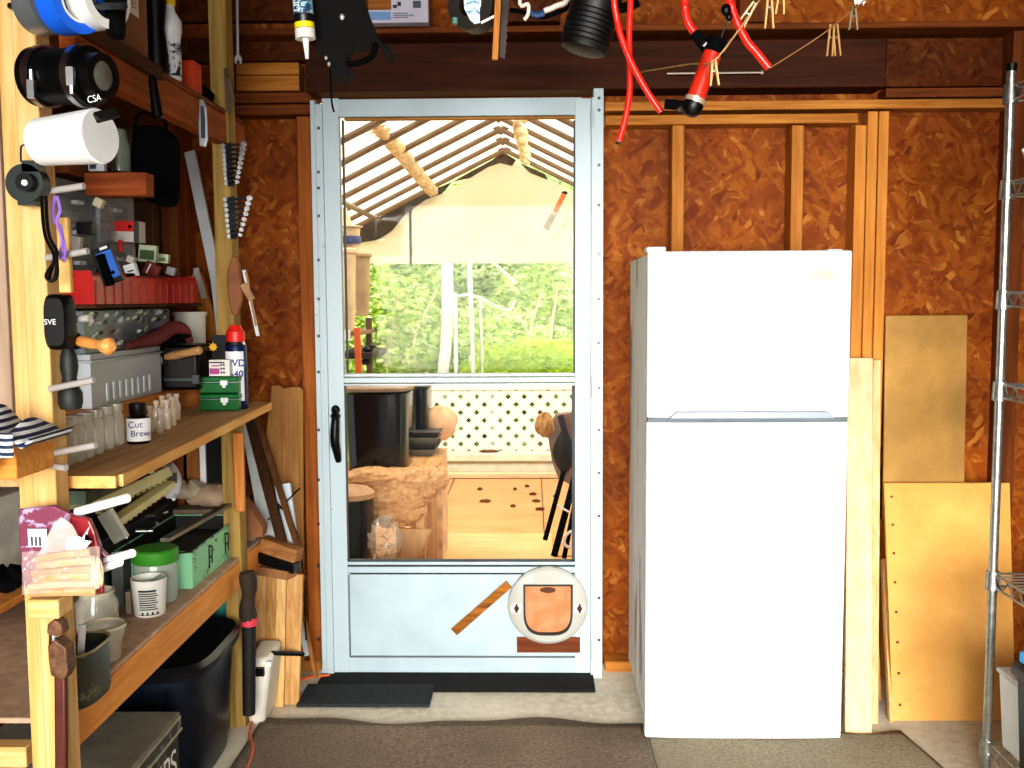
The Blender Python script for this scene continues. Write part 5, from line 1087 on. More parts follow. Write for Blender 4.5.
# small tools group
y = 2.6
tg = thing('pliers', 'blue handled tool hanging near the top centre', 'pliers', PY(545, 20, y))
m = MB(); m.tube([PY(a_, b_, y) for a_, b_ in ((528, 11), (536, 15), (544, 13))], .008, 8); m.build('blue_grip', plain('#2a4a78', .4, 0, .1), tg)
m = MB(); m.tube([PY(a_, b_, y) for a_, b_ in ((544, 11), (556, 6), (568, -2), (575, -40))], .007, 8); m.build('white_grip', plain('#d6d2c8', .4, 0, .05), tg)
m = MB(); m.tube([PY(a_, b_, y + .03) for a_, b_ in ((510, 10), (522, 12), (540, 17), (556, 13), (572, 2), (580, -40))], .006, 8); dt_ = m.build('dark_tool', BLACKM, label='dark bent tool behind the blue handled one', cat='tool')
m = MB(); m.tube([PY(a_, b_, y - .02) for a_, b_ in ((522, -30), (520, 4), (528, 4), (528, 14), (524, 20))], .005, 8); wh_ = m.build('white_hook', plain('#e0d8c8', .5, 0, .1), label='white bent hook hanging left of the blue handled tool', cat='hook')
hs(ws_, 501, -58, 2.55); hs(sw, 508, -58, 2.57); hs(tg, 575, -38, 2.6); hs(dt_, 580, -38, 2.63); hs(wh_, 522, -28, 2.58)
# black lamp / pot
y = 2.5; lm = thing('black_spotlight', 'black ribbed lamp head hanging tilted near the top centre', 'lamp', PY(588, 60, y)); a = PY(583, 50, y); b = PY(603, -22, y); u = (b - a).normalized(); k = y / F; L = (b - a).length
m = MB(); pr = [(17 * k, -.006), (22 * k, 0), (23.5 * k, .01)]
for i in range(7): pr += [(24.5 * k, .014 + i * .012), (23.3 * k, .018 + i * .012)]
pr += [(25 * k, L * .6), (22 * k, L)]; m.lathe(pr, a, u, 32); m.build('shade', plain('#060607', .5, 0, .1), lm)
m = MB(); m.tube([PY(590, -15, y + .02), PY(606, 2, y), PY(622, 8, y), PY(638, 2, y)], .012, 10); m.build('bracket', BLACKM, lm)
MB().tube([b - u * .02, V((b.x, JY, 2.61))], .006, 6, 1).build('hanging_string', BLACK, lm)
# red tubes
RT = plain('#e2281c', .3, 0, .04)
def redtube(pts, r, label, y=2.35, name='red_hose'):
    m = MB(); P = [PY(a_, b_, y) for a_, b_ in pts]; P = [V((P[0].x, JY - .03, 2.62))] + P
    return m.tube(P, r, 12, 6).build(name, RT, label=label, cat='hose')
t1 = redtube([(613, -30), (617, 20), (628, 55), (645, 88), (661, 112)], .0075, 'red hose whose cut end swings right toward the grease gun')
t2 = redtube([(631, -30), (629, 40), (630, 85), (626, 115), (619, 141)], .0075, 'red hose hanging lowest, ending left of the grease gun', 2.4)
t3 = redtube([(684, -30), (685, 8), (688, 22), (694, 32)], .009, 'short red hose joined to the grease gun top', 2.3)
t4 = redtube([(727, -30), (732, 8), (745, 38), (757, 53), (769, 68)], .0095, 'thick red hose hanging right of the grease gun', 2.35)
m = MB(); p = PY(618.5, 142, 2.4); m.cyl(p, p + V((-.002, 0, -.006)), .0045, seg=10); m.build('hose_core', BLACK, t2)
# grease gun / pump
y = 2.3; k = y / F; gg = thing('grease_gun', 'red cylinder grease gun with black ends hanging from the red hose', 'grease gun', PY(702, 118, y))
a, b = PY(694, 103, y), PY(713, 52, y); u = (b - a).normalized(); L = (b - a).length
MB().lathe([(9 * k, 0), (9 * k, L)], a, u, 24).build('barrel', plain('#c8301c', .3, 0, .12), gg)
MB().lathe([(5 * k, -13 * k), (9 * k, -9 * k), (10 * k, -3 * k), (10 * k, 2 * k)], a, u, 24).build('lower_cap', BLACK, gg)
MB().pipe(a + u * 0 * k, a + u * 5 * k, 10.3 * k, 9 * k, 24).build('silver_ring', plain('#d8cdb8', .3, .6, .05), gg)
MB().lathe([(10.5 * k, -1 * k), (11 * k, 5 * k), (10 * k, 13 * k)], b, u, 24).build('upper_cap', BLACKM, gg)
m = MB(); m.cyl(PY(707, 48, y), PY(694, 33, y), 6 * k, 5 * k, 14); m.build('elbow', BLACKM, gg); m = MB(); m.cyl(PY(703, 47, y - .01), PY(706, 43, y - .01), .007, seg=10); m.build('silver_nut', STEEL, gg)
m = MB(); m.cyl(PY(689, 106, y), PY(665, 104, y), 4.5 * k, 5 * k, 12); m.build('side_outlet', BLACKM, gg); m = MB(); m.cyl(PY(681, 108, y - .01), PY(679, 110, y - .012), .006, seg=10); m.build('silver_nut', STEEL, gg)
m = MB(); m.tube([PY(a_, b_, y) for a_, b_ in ((720, 43), (724, 30), (728, 18))], .0016, 6); m.build('wire', DSTEEL, gg)
m = MB(); m.sph(PY(726, 10, y), (.011, .011, .014), 12, 8); m.sph(PY(729, 17, y), (.008, .008, .01), 12, 8); m.build('black_ball', BLACK, gg)
# steel rod stuck on header
m = MB(); m.cyl(PY(667, 73.5, 3.62), PY(762, 72.5, 3.62), .0035, seg=8); m.cyl(PY(761, 72.5, 3.62), PY(763, 72.5, 3.62), .007, seg=8); m.build('steel_rod', plain('#cfc8bc', .3, .5, .03), label='thin bright steel rod lying across the dark header', cat='rod')
# clothesline
ln = MB(); LP = [(640, 72, 3.3), (690, 64, 2.5), (712, 62, 2.2), (735, 35, 2.3), (757, 4, 2.4), (775, -25, 2.5)]
ln.tube([PY(*p_) for p_ in LP], .0022, 6, 4); l1 = ln.build('clothesline', plain('#d8b074', .8, 0, .1), label='tan string rising past the grease gun to the top', cat='string')
ln = MB(); ln.tube([PY(*p_) for p_ in ((770, 68, 2.9), (820, 36, 2.8), (850, 12, 2.7), (862, 2, 2.65), (880, -20, 2.6), (905, -95, 2.48))], .0016, 6, 4); ln.build('clothesline', plain('#a87c4c', .8, 0, .1), label='thin brown string with two pegs at the upper right', cat='string')
def pin(px, py, y, h, ang, label, mat):
    k = y / F; a = PY(px, py, y); t = thing('clothespin', label, 'clothespin', a - V((0, 0, h * k)), 'wooden clothespins on the strings')
    T = Matrix.Translation(a) @ Matrix.Rotation(ang, 4, 'Y')
    for s in (-1, 1):
        m = MB(); m.X = T; m.hexa([(s * 4 * k - .002, 0, -h * k), (s * 4 * k + .002, 0, -h * k), (s * 4 * k + .002, .009, -h * k), (s * 4 * k - .002, .009, -h * k), (s * 1.4 * k - .0025, 0, 0), (s * 1.4 * k + .0025, 0, 0), (s * 1.4 * k + .0025, .009, 0), (s * 1.4 * k - .0025, .009, 0)]); m.build('prong', mat, t)
    m = MB(); m.X = T; m.cyl((-.006, .004, -h * k * .4), (.006, .004, -h * k * .4), .003, seg=8); m.build('spring', STEEL, t)
PN = plain('#cfa86c', .7, 0, .1); PN2 = plain('#b58a4c', .7, 0, .1)
pin(770, -8, 2.4, 34, 0, 'clothespin hanging at the top, longest and brightest of the pair left', PN)
pin(782, -16, 2.42, 28, .05, 'clothespin at the top edge right of the brightest one', PN)
pin(755, 2, 2.36, 30, .55, 'slanted pale clothespin clipped on the rising string', plain('#bdb08c', .6, 0, .1))
pin(714, 60, 2.22, 24, -.05, 'clothespin half hidden behind the grease gun', PN)
pin(832, 24, 2.78, 30, .0, 'clothespin on the thin brown string, lower of the two', PN2); pin(836, 24, 2.77, 30, -.04, 'second clothespin doubled with the lower one on the brown string', PN2)
pin(854, 6, 2.7, 22, 0, 'small clothespin high on the thin brown string', plain('#8c7a5c', .7, 0, .1))
m = MB(); bag(m, PY(860, 4, 2.66), .014, .01, .02, 4); m.build('white_tie', WHITE, label='tiny white knot at the top of the brown string', cat='knot')
# ================================================================ outdoors beyond the door
struct('ground_outside', MB().box(-14, 14, YW + .3, 40, -.6, -.35), speckle('#6d7a3c', '#93a04c', 20, .95, '#c8c08a', .3))
DK = wood('#dcb283', '#c2905c', 'x', False, .8)
YDK1 = PZ(500, 478, 0).y
for i, (y0, y1) in enumerate(((YW + .05, 5.40), (5.43, 5.65), (5.665, YDK1))):
    struct('deck_floor', MB().box(-2.6, 2.2, y0, y1, -.06, -.002), wood('#d6a272', '#c48e5c', 'x', False, .8), bevel=.004)
MB().box(PZ(437, 545, 0).x, PZ(552, 545, 0).x, 5.2, 5.9, -.001, .012).build('deck_panel', wood('#e6bb8a', '#d3a470', 'x', False, .8), label='plywood sheet lying on the deck outside the door', cat='panel', bevel=.003)
# low step and kerb beyond the deck
struct('deck_edge', MB().box(-2.6, 2.2, YDK1, YDK1 + .1, -.08, .03), wood('#e8cda6', '#d3b285', 'x', False))
MB().box(-2.6, 2.4, YDK1 + .35, YDK1 + .5, -.35, .14).build('low_ledge', plain('#efe2c4', .8, 0, .06), label='pale low ledge in front of the white lattice fence', cat='ledge', kind='structure', bevel=.01)
for i, (xx0, xx1, y0_, y1_) in enumerate(((.065, .072, 5.68, YDK1 - .02), (-.62, -.613, 5.68, YDK1 - .02), (-2.0, 1.8, YDK1 - .03, YDK1 - .012))):
    MB().box(xx0, xx1, y0_, y1_, -.003, .0015).build('deck_seam', plain('#5c3c22', .9, 0, .1), label=('right lengthwise seam in the deck', 'left lengthwise seam in the deck', 'far cross seam of the deck')[i], cat='seam', kind='structure')
MB().box(-2.5, 2.4, YDK1 + .34, YDK1 + .348, .06, .08).build('ledge_groove', plain('#a4865e', .9, 0, .1), label='brown line along the face of the pale ledge', cat='ledge', kind='structure')
# debris on deck
for i, (px, py, s) in enumerate(((486, 463, .09), (540, 510, .035), (533, 495, .03), (485, 502, .045), (513, 507, .022), (556, 497, .02), (480, 490, .02), (527, 487, .02), (536, 502, .03), (515, 490, .015))):
    if py == 463: q = PZ(px, py, .14); q.y = YDK1 + .42
    else: q = PZ(px, py, 0)
    m = MB(); m.sph(q + V((0, 0, .008)), (s, s * .35, .012), 8, 5)
    m.build('dead_leaf', plain('#6b3f1e', .9, 0, .2), label=('dark twig lying on the low ledge by the lattice' if py == 463 else 'small brown dry leaf lying on the sunny deck'), cat='leaf', group=None if py == 463 else 'dry leaves on the deck', jit=.003)
# lattice fence
YFn = YDK1 + .75; fz0 = -.1; fz1_ = PY(500, 384, YFn).z; LW = plain('#f4f2ea', .6, 0, .03)
fence = thing('lattice_fence', 'white diamond lattice fence at the far end of the deck', 'fence', (.0, YFn, -.35))
def lattice():
    m = MB(); zA = PY(500, 452, YFn).z; zB = fz1_ - .04; xA, xB = -2.4, 2.4; H = zB - zA; st = .137
    x = xA - H
    while x < xB:
        for sgn, dy in ((1, 0), (-1, .008)):
            p0 = V((x if sgn > 0 else x + H, YFn + dy, zA)); p1 = V((x + H if sgn > 0 else x, YFn + dy, zB)); m.beam(p0, p1, .062, .006, (0, 1, 0))
        x += st
    return m
lattice().build('lattice_panel', LW, fence)
MB().box(-2.5, 2.5, YFn - .02, YFn + .03, fz1_ - .05, fz1_).build('top_rail', LW, fence, bevel=.004)
MB().box(-2.5, 2.5, YFn - .02, YFn + .03, -.35, PY(500, 452, YFn).z).build('skirt_board', plain('#f1e9d6', .7, 0, .04), fence, bevel=.004)
for x in (-2.2, -.35, 1.5): MB().box(x - .04, x + .04, YFn + .03, YFn + .11, -.35, fz1_).build('post', LW, fence, bevel=.004)
# canopy
ctop = 2.62; slope = .5; CX = PY(505, 155, 8.4).x; Y0c, Y1c = 4.0, 8.4; ex = 2.25
canopy = thing('tent_canopy', 'cream fabric gable canopy on a pipe frame outside the door', 'canopy', (CX, 6.2, -.06))
TF = translucent('#fff4e0', .72, '#fdeccc', 2)
def roofpt(x, y, off=0): return V((CX + x, y, ctop - abs(x) * slope + off))
m = MB(); m.grid(lambda u, v: roofpt((u * 2 - 1) * ex, Y0c + (Y1c - Y0c) * v, .035 - .012 * math.sin(v * PI * 8) ** 2), 24, 32); m.build('roof_fabric', TF, canopy)
FR = plain('#84705c', .4, .2, .1)
yy = Y1c - .12; ys = []
while yy > Y0c: ys.append(yy); yy -= .5
for y in ys:
    m = MB(); m.tube([roofpt(-ex, y), roofpt(-.12, y), roofpt(0, y, -.025), roofpt(.12, y), roofpt(ex, y)], .019, 8, 3); m.build('rafter', FR, canopy)
for sx in (-1, 1):
    for s in (1.05,):
        m = MB(); m.cyl(roofpt(sx * s, Y0c, -.03), roofpt(sx * s, Y1c, -.03), .02, seg=8); m.build('purlin', FR, canopy)
    for y in (Y1c, 6.2, Y0c):
        m = MB(); m.cyl((CX + sx * ex, y, -.35 if y > 8 else -.06), roofpt(sx * ex, y), .022, seg=8); m.build('leg', plain('#e8e2d4', .5, 0, .1), canopy)
# rope wrapped along the left slope
def ropepts(sx, x0, x1, y0, y1):
    return [roofpt(sx * (x0 + (x1 - x0) * t), y0 + (y1 - y0) * t, -.05 - .02 * math.sin(t * 40)) for t in [i / 30 for i in range(31)]]
pa, pb = PY(372, 118, 5.4), PY(433, 192, 7.9)
m = MB(); P = [pa + (pb - pa) * (i / 36) for i in range(37)]
m.tube([p + V((.028 * math.cos(i * 1.6), 0, .028 * math.sin(i * 1.6))) for i, p in enumerate(P)], .024, 7, 3)
m.tube([p + V((-.028 * math.cos(i * 1.6), 0, -.028 * math.sin(i * 1.6))) for i, p in enumerate(P)], .02, 7, 3); m.build('lashing', plain('#dcc39a', .9, 0, .2), canopy, label='twisted cream lashing')
pa, pb = PY(519, 121, 5.6), PY(526, 160, 7.9)
m = MB(); P = [pa + (pb - pa) * (i / 16) for i in range(17)]
m.tube([p + V((.03 * math.cos(i * 1.9), 0, .03 * math.sin(i * 1.9))) for i, p in enumerate(P)], .02, 6, 3); m.build('lashing', plain('#f0dcb8', .9, 0, .2), canopy, label='twisted cream lashing')
# gable end sheet
yE = Y1c - .02; zb = PY(500, 263, yE).z
def gpt(px, py): return PY(px, py, yE)
top = [(572, 190), (540, 176), (521, 166), (505, 158), (488, 166), (470, 176), (452, 190), (425, 200), (404, 216), (392, 231), (378, 240), (358, 243)]
rgt = gpt(572, 190); tp = [V((rgt.x + 1.2, yE, rgt.z - .5))] + [gpt(*q) for q in top] + [V((gpt(300, 250).x, yE, gpt(300, 262).z + .02))]
m = MB(); bot = [V((p.x, yE, zb + .004 * math.sin(p.x * 9))) for p in tp]
for i in range(len(tp) - 1):
    for k in range(4):
        a, b = tp[i], tp[i + 1]; c0, d0 = bot[i], bot[i + 1]
        m.quad(a.lerp(c0, k / 4), b.lerp(d0, k / 4), b.lerp(d0, (k + 1) / 4), a.lerp(c0, (k + 1) / 4))
m.build('gable_sheet', translucent('#fff1dc', .6, '#fbe3c6', 2), canopy, label='cream end sheet')
m = MB(); yD = yE + .03
m.prism([PY(x, y, yD) for x, y in ((346, 224), (400, 203), (425, 193), (452, 182), (442, 194), (430, 204), (412, 212), (398, 226), (386, 238), (372, 243), (346, 243))], (0, 1, 0), .004); m.build('dark_end_sheet', plain('#4a4236', .8, 0, .2), canopy, smooth=False, label='dark sheet painted as the shadow under the eave')  # dark sheet puts the shade under the canopy eave into colour
m = MB(); m.prism([PY(x, y, yD - .06) for x, y in ((520, 163), (545, 174), (548, 180), (530, 173))], (0, 1, 0), .004); m.prism([PY(x, y, yD - .06) for x, y in ((452, 182), (470, 172), (492, 160), (503, 152), (516, 160), (512, 166), (500, 163), (488, 167), (470, 178))], (0, 1, 0), .004)
m.build('dark_end_sheet', plain('#5c4c3c', .8, 0, .3), canopy, smooth=False, label='crumpled dark flap at the gable peak')
m = MB(); m.boxc(PY(410.5, 238, yE - .02), (.022, .01, .46)); m.build('strap', plain('#3c352c', .8, 0, .1), canopy, label='black vertical strap')
# trowel-like tool hung on the sheet
tl = PY(553, 212, yE - .08); k = yE / F
tool = thing('hanging_trowel', 'orange handled tool hung on the cream gable sheet', 'tool', PY(553, 232, yE - .08))
m = MB(); m.tube([PY(564, 194, yE - .08), PY(560, 202, yE - .08), PY(555, 212, yE - .08)], .02, 8); m.build('handle', plain('#d0773a', .5, 0, .1), tool)
m = MB(); m.sph(PY(564.5, 193, yE - .08), (.026, .02, .016), 8, 6); m.build('cap', INK, tool)
m = MB(); m.beam(PY(554, 214, yE - .08), PY(546, 229, yE - .08), .05, .02); m.build('blade', plain('#a99a84', .5, .2, .2), tool)
m = MB(); m.tube([PY(x, y, yE - .06) for x, y in ((567, 222), (560, 228), (552, 240), (555, 238), (562, 230), (567, 222))], .004, 5); m.build('hanging_wire', plain('#b8a88c', .6, .3, .1), label='thin loop of wire hung beside the orange handled tool', cat='wire')

# foliage
def leafmass(name, c, sx, sy, sz, n, cols, label, cat, size=.07, group=None, droop=.3, seed=1, kind=None):
    rnd = random.Random(seed); m = MB(); c = V(c)
    for i in range(int(n * 2.1)):
        u = V((rnd.gauss(0, 1), rnd.gauss(0, 1), rnd.gauss(0, 1))).normalized() * (rnd.random() ** .45)
        p = c + V((u.x * sx, u.y * sy, u.z * sz)) * (1 + .18 * math.sin(u.x * 7 + seed) * math.cos(u.z * 9))
        a = rnd.uniform(0, 2 * PI); d = V((math.cos(a), math.sin(a) * .5 - .4, -droop + rnd.uniform(-.35, .35))).normalized()
        w = d.cross(V((rnd.uniform(-1, 1), rnd.uniform(-1, 1), rnd.uniform(.2, 1)))).normalized(); s = size * .62 * rnd.uniform(.6, 1.5)
        m.mi = min(len(cols) - 1, int(rnd.random() * len(cols)))
        m.quad(p, p + d * s * .5 + w * s * .2, p + d * s * 1.1, p + d * s * .5 - w * s * .2)
    t = thing(name, label, cat, (c.x, c.y, -.35), group)
    m.build('foliage', [translucent(x, .45) for x in cols], t, smooth=False)
    m = MB(); m.cyl((c.x, c.y + .1, -.35), (c.x, c.y + .1, c.z + sz * .3), .06, .03, 8); m.build('stem', plain('#8a7660', .9, 0, .2), t)
    return t
G1 = ['#9fbc3c', '#c4d868', '#e2ec9a', '#6f8f2c', '#f0f6c0']; G2 = ['#4f6a28', '#8aa544', '#b8cc70', '#dce6a8']; G3 = ['#c6e02c', '#dcf04a', '#a8c822', '#eaf67a']
for i, (px, py, y, sx, sz, n, cl, l) in enumerate((
        (385, 330, 10.2, .75, .75, 3200, G1, 'bushy light green conifer beyond the left end of the lattice'),
        (400, 275, 11.5, 1.0, .9, 3000, G2, 'darker tree standing behind the bushy light green conifer'),
        (485, 350, 10.8, .8, .5, 2600, G1, 'low feathery green bush beyond the middle of the lattice'),
        (500, 290, 13., 1.3, 1.0, 3200, G2, 'dark open tree behind the bare white branches'),
        (540, 365, 9.9, .75, .28, 2400, G3, 'vivid yellow green bush just above the right lattice'),
        (550, 310, 11.6, .8, .75, 2600, G1, 'pale green tree at the right edge of the glass'),
        (430, 250, 14.5, 1.6, 1.1, 2600, G1, 'tall light tree far behind, touching the gable sheet'),
        (590, 260, 14.8, 1.3, 1.5, 2400, G2, 'tall dark tree far behind at the right'),
        (330, 280, 12.5, 1.0, 1.4, 2200, G2, 'dark tree behind the stacked beige tubs'),
        (470, 400, 10.4, 2.4, .35, 3200, G1, 'green undergrowth right behind the lattice'))):
    c = PY(px, py, y); leafmass('garden_tree' if sz > .6 else 'garden_bush', c, sx, .5, sz, n, cl, l, 'tree' if sz > .6 else 'bush', .11 if y < 12 else .15, seed=i + 3)
m = MB(); nt = random.Random(5)
m.grid(lambda u, v: (-14 + 28 * u, 17 + 1.2 * math.sin(u * 30) , -.5 + 5.5 * v + .4 * math.sin(u * 50)), 60, 10)
struct('tree_line_hill', m, speckle('#7c9440', '#c6d68c', 3.5, .95, '#e9eecb', .2))
BIR = plain('#efeae0', .7, 0, .12)
for pts, r, l, cc in ((((440, 400), (447, 330), (447, 255)), .055, 'thick pale tree trunk rising behind the lattice', 'trunk'), (((474, 400), (472, 330), (469, 258)), .022, 'slim pale trunk right of the thick one', 'trunk'),
                  (((483, 400), (482, 350), (480, 300)), .012, 'thinnest pale sapling stem right of both trunks', 'trunk')):
    m = MB(); m.tube([PY(x, y, 9.6) for x, y in pts], r, 10); m.build('tree_trunk', BIR, label=l, cat=cc)
m = MB(); m.tube([PY(x, y, 9.5) for x, y in ((458, 296), (470, 295), (482, 299), (495, 306), (508, 310), (516, 300))], .012, 7); m.tube([PY(x, y, 9.5) for x, y in ((492, 262), (502, 270), (516, 284))], .01, 7); m.tube([PY(x, y, 9.5) for x, y in ((508, 308), (520, 320), (530, 335))], .008, 6)
m.build('bare_branch', BIR, label='bare white branches arching before the dark tree', cat='branch')
m = MB(); m.cyl(V((PY(455.5, 390, 9.2).x, 9.2, -.35)), PY(455.5, 292, 9.2), .016, seg=8); m.build('garden_pole', WHITE, label='thin white pole standing before the trees', cat='pole')
for i, px in enumerate((385, 420, 520, 555)):
    m = MB(); rr = random.Random(i); pts = [(px, 395), (px + rr.uniform(-8, 8), 340), (px + rr.uniform(-25, 25), 290)]
    m.tube([PY(x, y, 9.9) for x, y in pts], .012, 6); m.build('bare_twig', plain('#c9b48e', .8, 0, .1), label='thin %s bare twig among the bushes' % ('leftmost', 'second', 'third', 'rightmost')[i], cat='branch')

# left outdoor items
BEI = plain('#cdb491', .6, 0, .1); GLB = plain('#14161a', .12, 0, .1)
def tallpot(px0, px1, pyt, pyb, y, label, mat):
    a, b = PY(px0, pyt, y), PY(px1, pyb, y); r = (b.x - a.x) / 2; c = V(((a.x + b.x) / 2, y, b.z)); H = a.z - b.z
    t = thing('tall_tub', label, 'tub', c)
    MB().lathe([(r * .66, 0), (r * .78, H * .5), (r * .9, H * .93), (r * .9, H)], c).build('body', mat, t)
    MB().lathe([(r * .9, H * .93), (r * 1.12, H * .94), (r * 1.12, H * .98), (r * .86, H)], c).build('rim', mat, t); return t, c, H, r
tallpot(338, 358, 248, 330, 5.2, 'tall beige tub with flared rim next to the door edge', BEI)
tallpot(352, 372, 253, 316, 5.45, 'darker beige tub behind the tall one', plain('#a48b68', .6, 0, .12))
tallpot(340, 362, 226, 250, 5.25, 'short beige cone topped tub stacked above the tall one', BEI)
c = PY(345, 224, 5.25); MB().lathe([(.05, -.02), (.03, .04), (.012, .1)], c + V((0, 0, -.02))).build('beige_cone', BEI, label='pointed beige cone on top of the stacked tubs', cat='cone')
c = PY(350, 240, 5.25); MB().lathe([(.055, -.02), (.06, .0), (.055, .02)], c).build('blue_saucer', plain('#3d4470', .4, 0, .1), label='blue disc between the stacked beige tubs', cat='saucer')
fm = PY(352, 330, 5.3)
stand = thing('tool_shelf', 'small dark outdoor shelf carrying the beige tubs', 'shelf', (fm.x - .1, 5.3, 0))
for (px, y) in ((341, 5.15), (369, 5.5)):
    q = PY(px, 330, y); MB().box(q.x - .015, q.x + .015, y - .015, y + .015, 0, PY(px, 318, y).z).build('post', plain('#6b543a', .7, 0, .2), stand)
zz = PY(352, 331, 5.2).z; xa = PY(338, 330, 5.2).x; xb = PY(372, 318, 5.5).x
MB().box(xa, xb, 5.05, 5.6, zz - .02, zz).build('shelf_top', plain('#7a5c3e', .7, 0, .2), stand)
za = PY(352, 352, 5.2).z; MB().box(xa, xb + .06, 5.1, 5.62, za - .03, za).build('shelf_lower', plain('#2a241e', .7, 0, .2), stand)
m = MB(); m.beam(PY(359, 378, 5.02), PY(357, 328, 5.02), .03, .02); m.build('orange_stick', plain('#d2622a', .5, 0, .1), label='orange stick standing in front of the dark shelf', cat='stick')
m = MB(); q = PY(347, 335, 5.02); m.boxc(q, (.03, .03, .05)); m.build('white_label_box', WHITE, label='tiny white box hanging by the orange handle', cat='box')
for px, py, s in ((368, 349, .03), (372, 346, .022), (366, 362, .028)):
    m = MB(); m.sph(PY(px, py, 5.2), (s, s, s * .6), 10, 6); m.build('clamp_head', plain('#2c2620', .6, 0, .2), label='dark clamp head %s' % {349: 'upper left of the group on the outdoor shelf', 346: 'poking out right of the outdoor shelf', 362: 'lowest of the group on the outdoor shelf'}[py], cat='clamp')
# black glossy totes on a table
def tote(px0, px1, pyt, pyb, y, dep, mat, lidmat, label, taper=.92):
    a, b = PY(px0, pyt, y), PY(px1, pyb, y); cx = (a.x + b.x) / 2; w = (b.x - a.x) / 2; H = a.z - b.z
    t = thing('storage_tote', label, 'tote', (cx, y + dep / 2, b.z)); wb = w * taper; cy = y + dep / 2; hd = dep / 2
    m = MB(); R = []
    for hh, s in ((0, taper), (H * .12, taper + .01), (H * .5, .97), (H * .92, 1)):
        R.append([V((cx + math.copysign(abs(math.cos(q)) ** .45, math.cos(q)) * w * s, cy + math.copysign(abs(math.sin(q)) ** .45, math.sin(q)) * hd * s, b.z + hh)) for q in [2 * PI * i / 40 for i in range(40)]])
    m.rings(R); m.build('body', mat, t)
    m = MB(); R = []
    for hh, s in ((H * .95, 1.03), (H * .985, 1.05), (H, 1.02), (H, .9)):
        R.append([V((cx + math.copysign(abs(math.cos(q)) ** .45, math.cos(q)) * w * s, cy + math.copysign(abs(math.sin(q)) ** .45, math.sin(q)) * hd * s, b.z + hh)) for q in [2 * PI * i / 40 for i in range(40)]])
    m.rings(R); m.build('lid', lidmat, t)
    return t
tz = PY(380, 472, 4.7).z
tote(340, 408, 388, 472, 4.7, .42, GLB, plain('#8f7c66', .5, 0, .1), 'large glossy black tote with tan lid behind the lower glass')
tote(411, 428, 386, 437, 5.25, .3, GLB, plain('#20242a', .3, 0, .1), 'narrow black tote behind the large glossy one')
tb = thing('work_table', 'plywood table outside carrying the black tote and fleece', 'table', (PY(390, 480, 4.8).x, 4.9, -.002))
xa, xb = PY(330, 500, 4.5).x, PY(432, 500, 4.6).x
MB().box(xa, xb, 4.5, 5.2, tz - .02, tz).build('tabletop', wood('#dcb283', '#c2905c', 'y', False), tb, bevel=.003)
m = MB(); m.prism([PY(x, y, 4.52) for x, y in ((396, 560), (396, 528), (432, 530), (425, 545), (414, 562))], (0, 1, 0), .02); m.build('side_panel', wood('#e6bf92', '#d0a272', 'z', False), tb, smooth=False, label='pale slanted plywood end')
for x in (xa + .05, xb - .05):
    for y in (4.56, 5.14): MB().box(x - .02, x + .02, y - .02, y + .02, -.002, tz - .02).build('leg', wood('#d8b083', '#b88c5c', 'z', False), tb)
st2 = PY(420, 460, 5.25).z
for i in range(4):
    m = MB(); z = PY(420, 459 - i * 6, 5.15).z; a, b = PY(408, 450, 5.15).x, PY(436 + i * 1.5, 450, 5.15).x
    m.hexa([(a + .03, 5.2, z), (b - .03, 5.2, z), (b - .03, 5.5, z), (a + .03, 5.5, z), (a, 5.15, z + .045), (b, 5.15, z + .045), (b, 5.55, z + .045), (a, 5.55, z + .045)])
    m.build('nursery_tray', plain(('#7d776c', '#3b3a38')[i % 2], .5, 0, .1), label=('lowest', 'second', 'third', 'top')[i] + ' tray of the stack behind the fleece', cat='tray', bevel=.004)
MB().box(a, b, 5.2, 5.55, -.002, PY(420, 459, 5.15).z - .001).build('tray_stand', plain('#d2ae88', .8, 0, .2), label='pale tan crate under the stacked trays', cat='crate')
m = MB(); bag(m, PY(440, 440, 5.4), .1, .08, .18, 9); m.build('sand_bag', plain('#d2ab84', .9, 0, .1), label='tan sack slumped on the stacked trays', cat='bag')
# fleece draped over the table
def fleece():
    m = MB(); rnd = random.Random(4); k = 4.55 / F
    blobs = [(372, 476, 26, 9), (395, 480, 30, 12), (420, 478, 24, 12), (437, 478, 12, 12), (385, 494, 34, 14), (400, 508, 27, 18), (405, 495, 26, 16), (388, 515, 16, 12), (428, 488, 12, 10), (356, 480, 16, 8)]
    for px, py, a, b in blobs:
        c = PY(px, py, 4.50 + rnd.uniform(0, .05)); N, Mm = 22, 14; R = []
        for i in range(Mm + 1):
            ph = max(.03, min(PI - .03, PI * i / Mm))
            R.append([c + V((math.sin(ph) * math.cos(t) * a * k, math.sin(ph) * math.sin(t) * .09, -math.cos(ph) * b * k)) * (1 + rnd.uniform(-.13, .12)) for t in [2 * PI * q / N for q in range(N)]])
        m.rings(R)
    return m
fleece().build('fleece_blanket', speckle('#b98a5c', '#e0b888', 45, 1, '#c69868', 1), label='fluffy tan fleece blanket draped over the outdoor table', cat='blanket')
# can with pale lid lower left
c = PY(352, 560, 4.35); c.z = 0; rr = PY(374, 520, 4.35).x - c.x; H = PY(360, 492, 4.35).z
tc = thing('trash_can', 'dark glass green can with tan lid below the fleece', 'can', c)
MB().lathe([(rr * .86, .0), (rr * .9, .1), (rr, H * .97)], c, seg=32).build('body', plain('#23282a', .2, 0, .15), tc)
m = MB(); m.lathe([(rr * 1.03, H * .96), (rr * 1.05, H), (rr * .8, H + .02), (rr * .3, H + .03)], c, seg=32); m.build('lid', plain('#c29a72', .6, 0, .15), tc)
m = MB(); bag(m, PY(385, 562, 4.25), .07, .05, .19, 6); m.build('clear_bag', glassy('#cbbba8', .35, .2), jit=.016, label='crumpled clear plastic bag below the fleece', cat='bag')
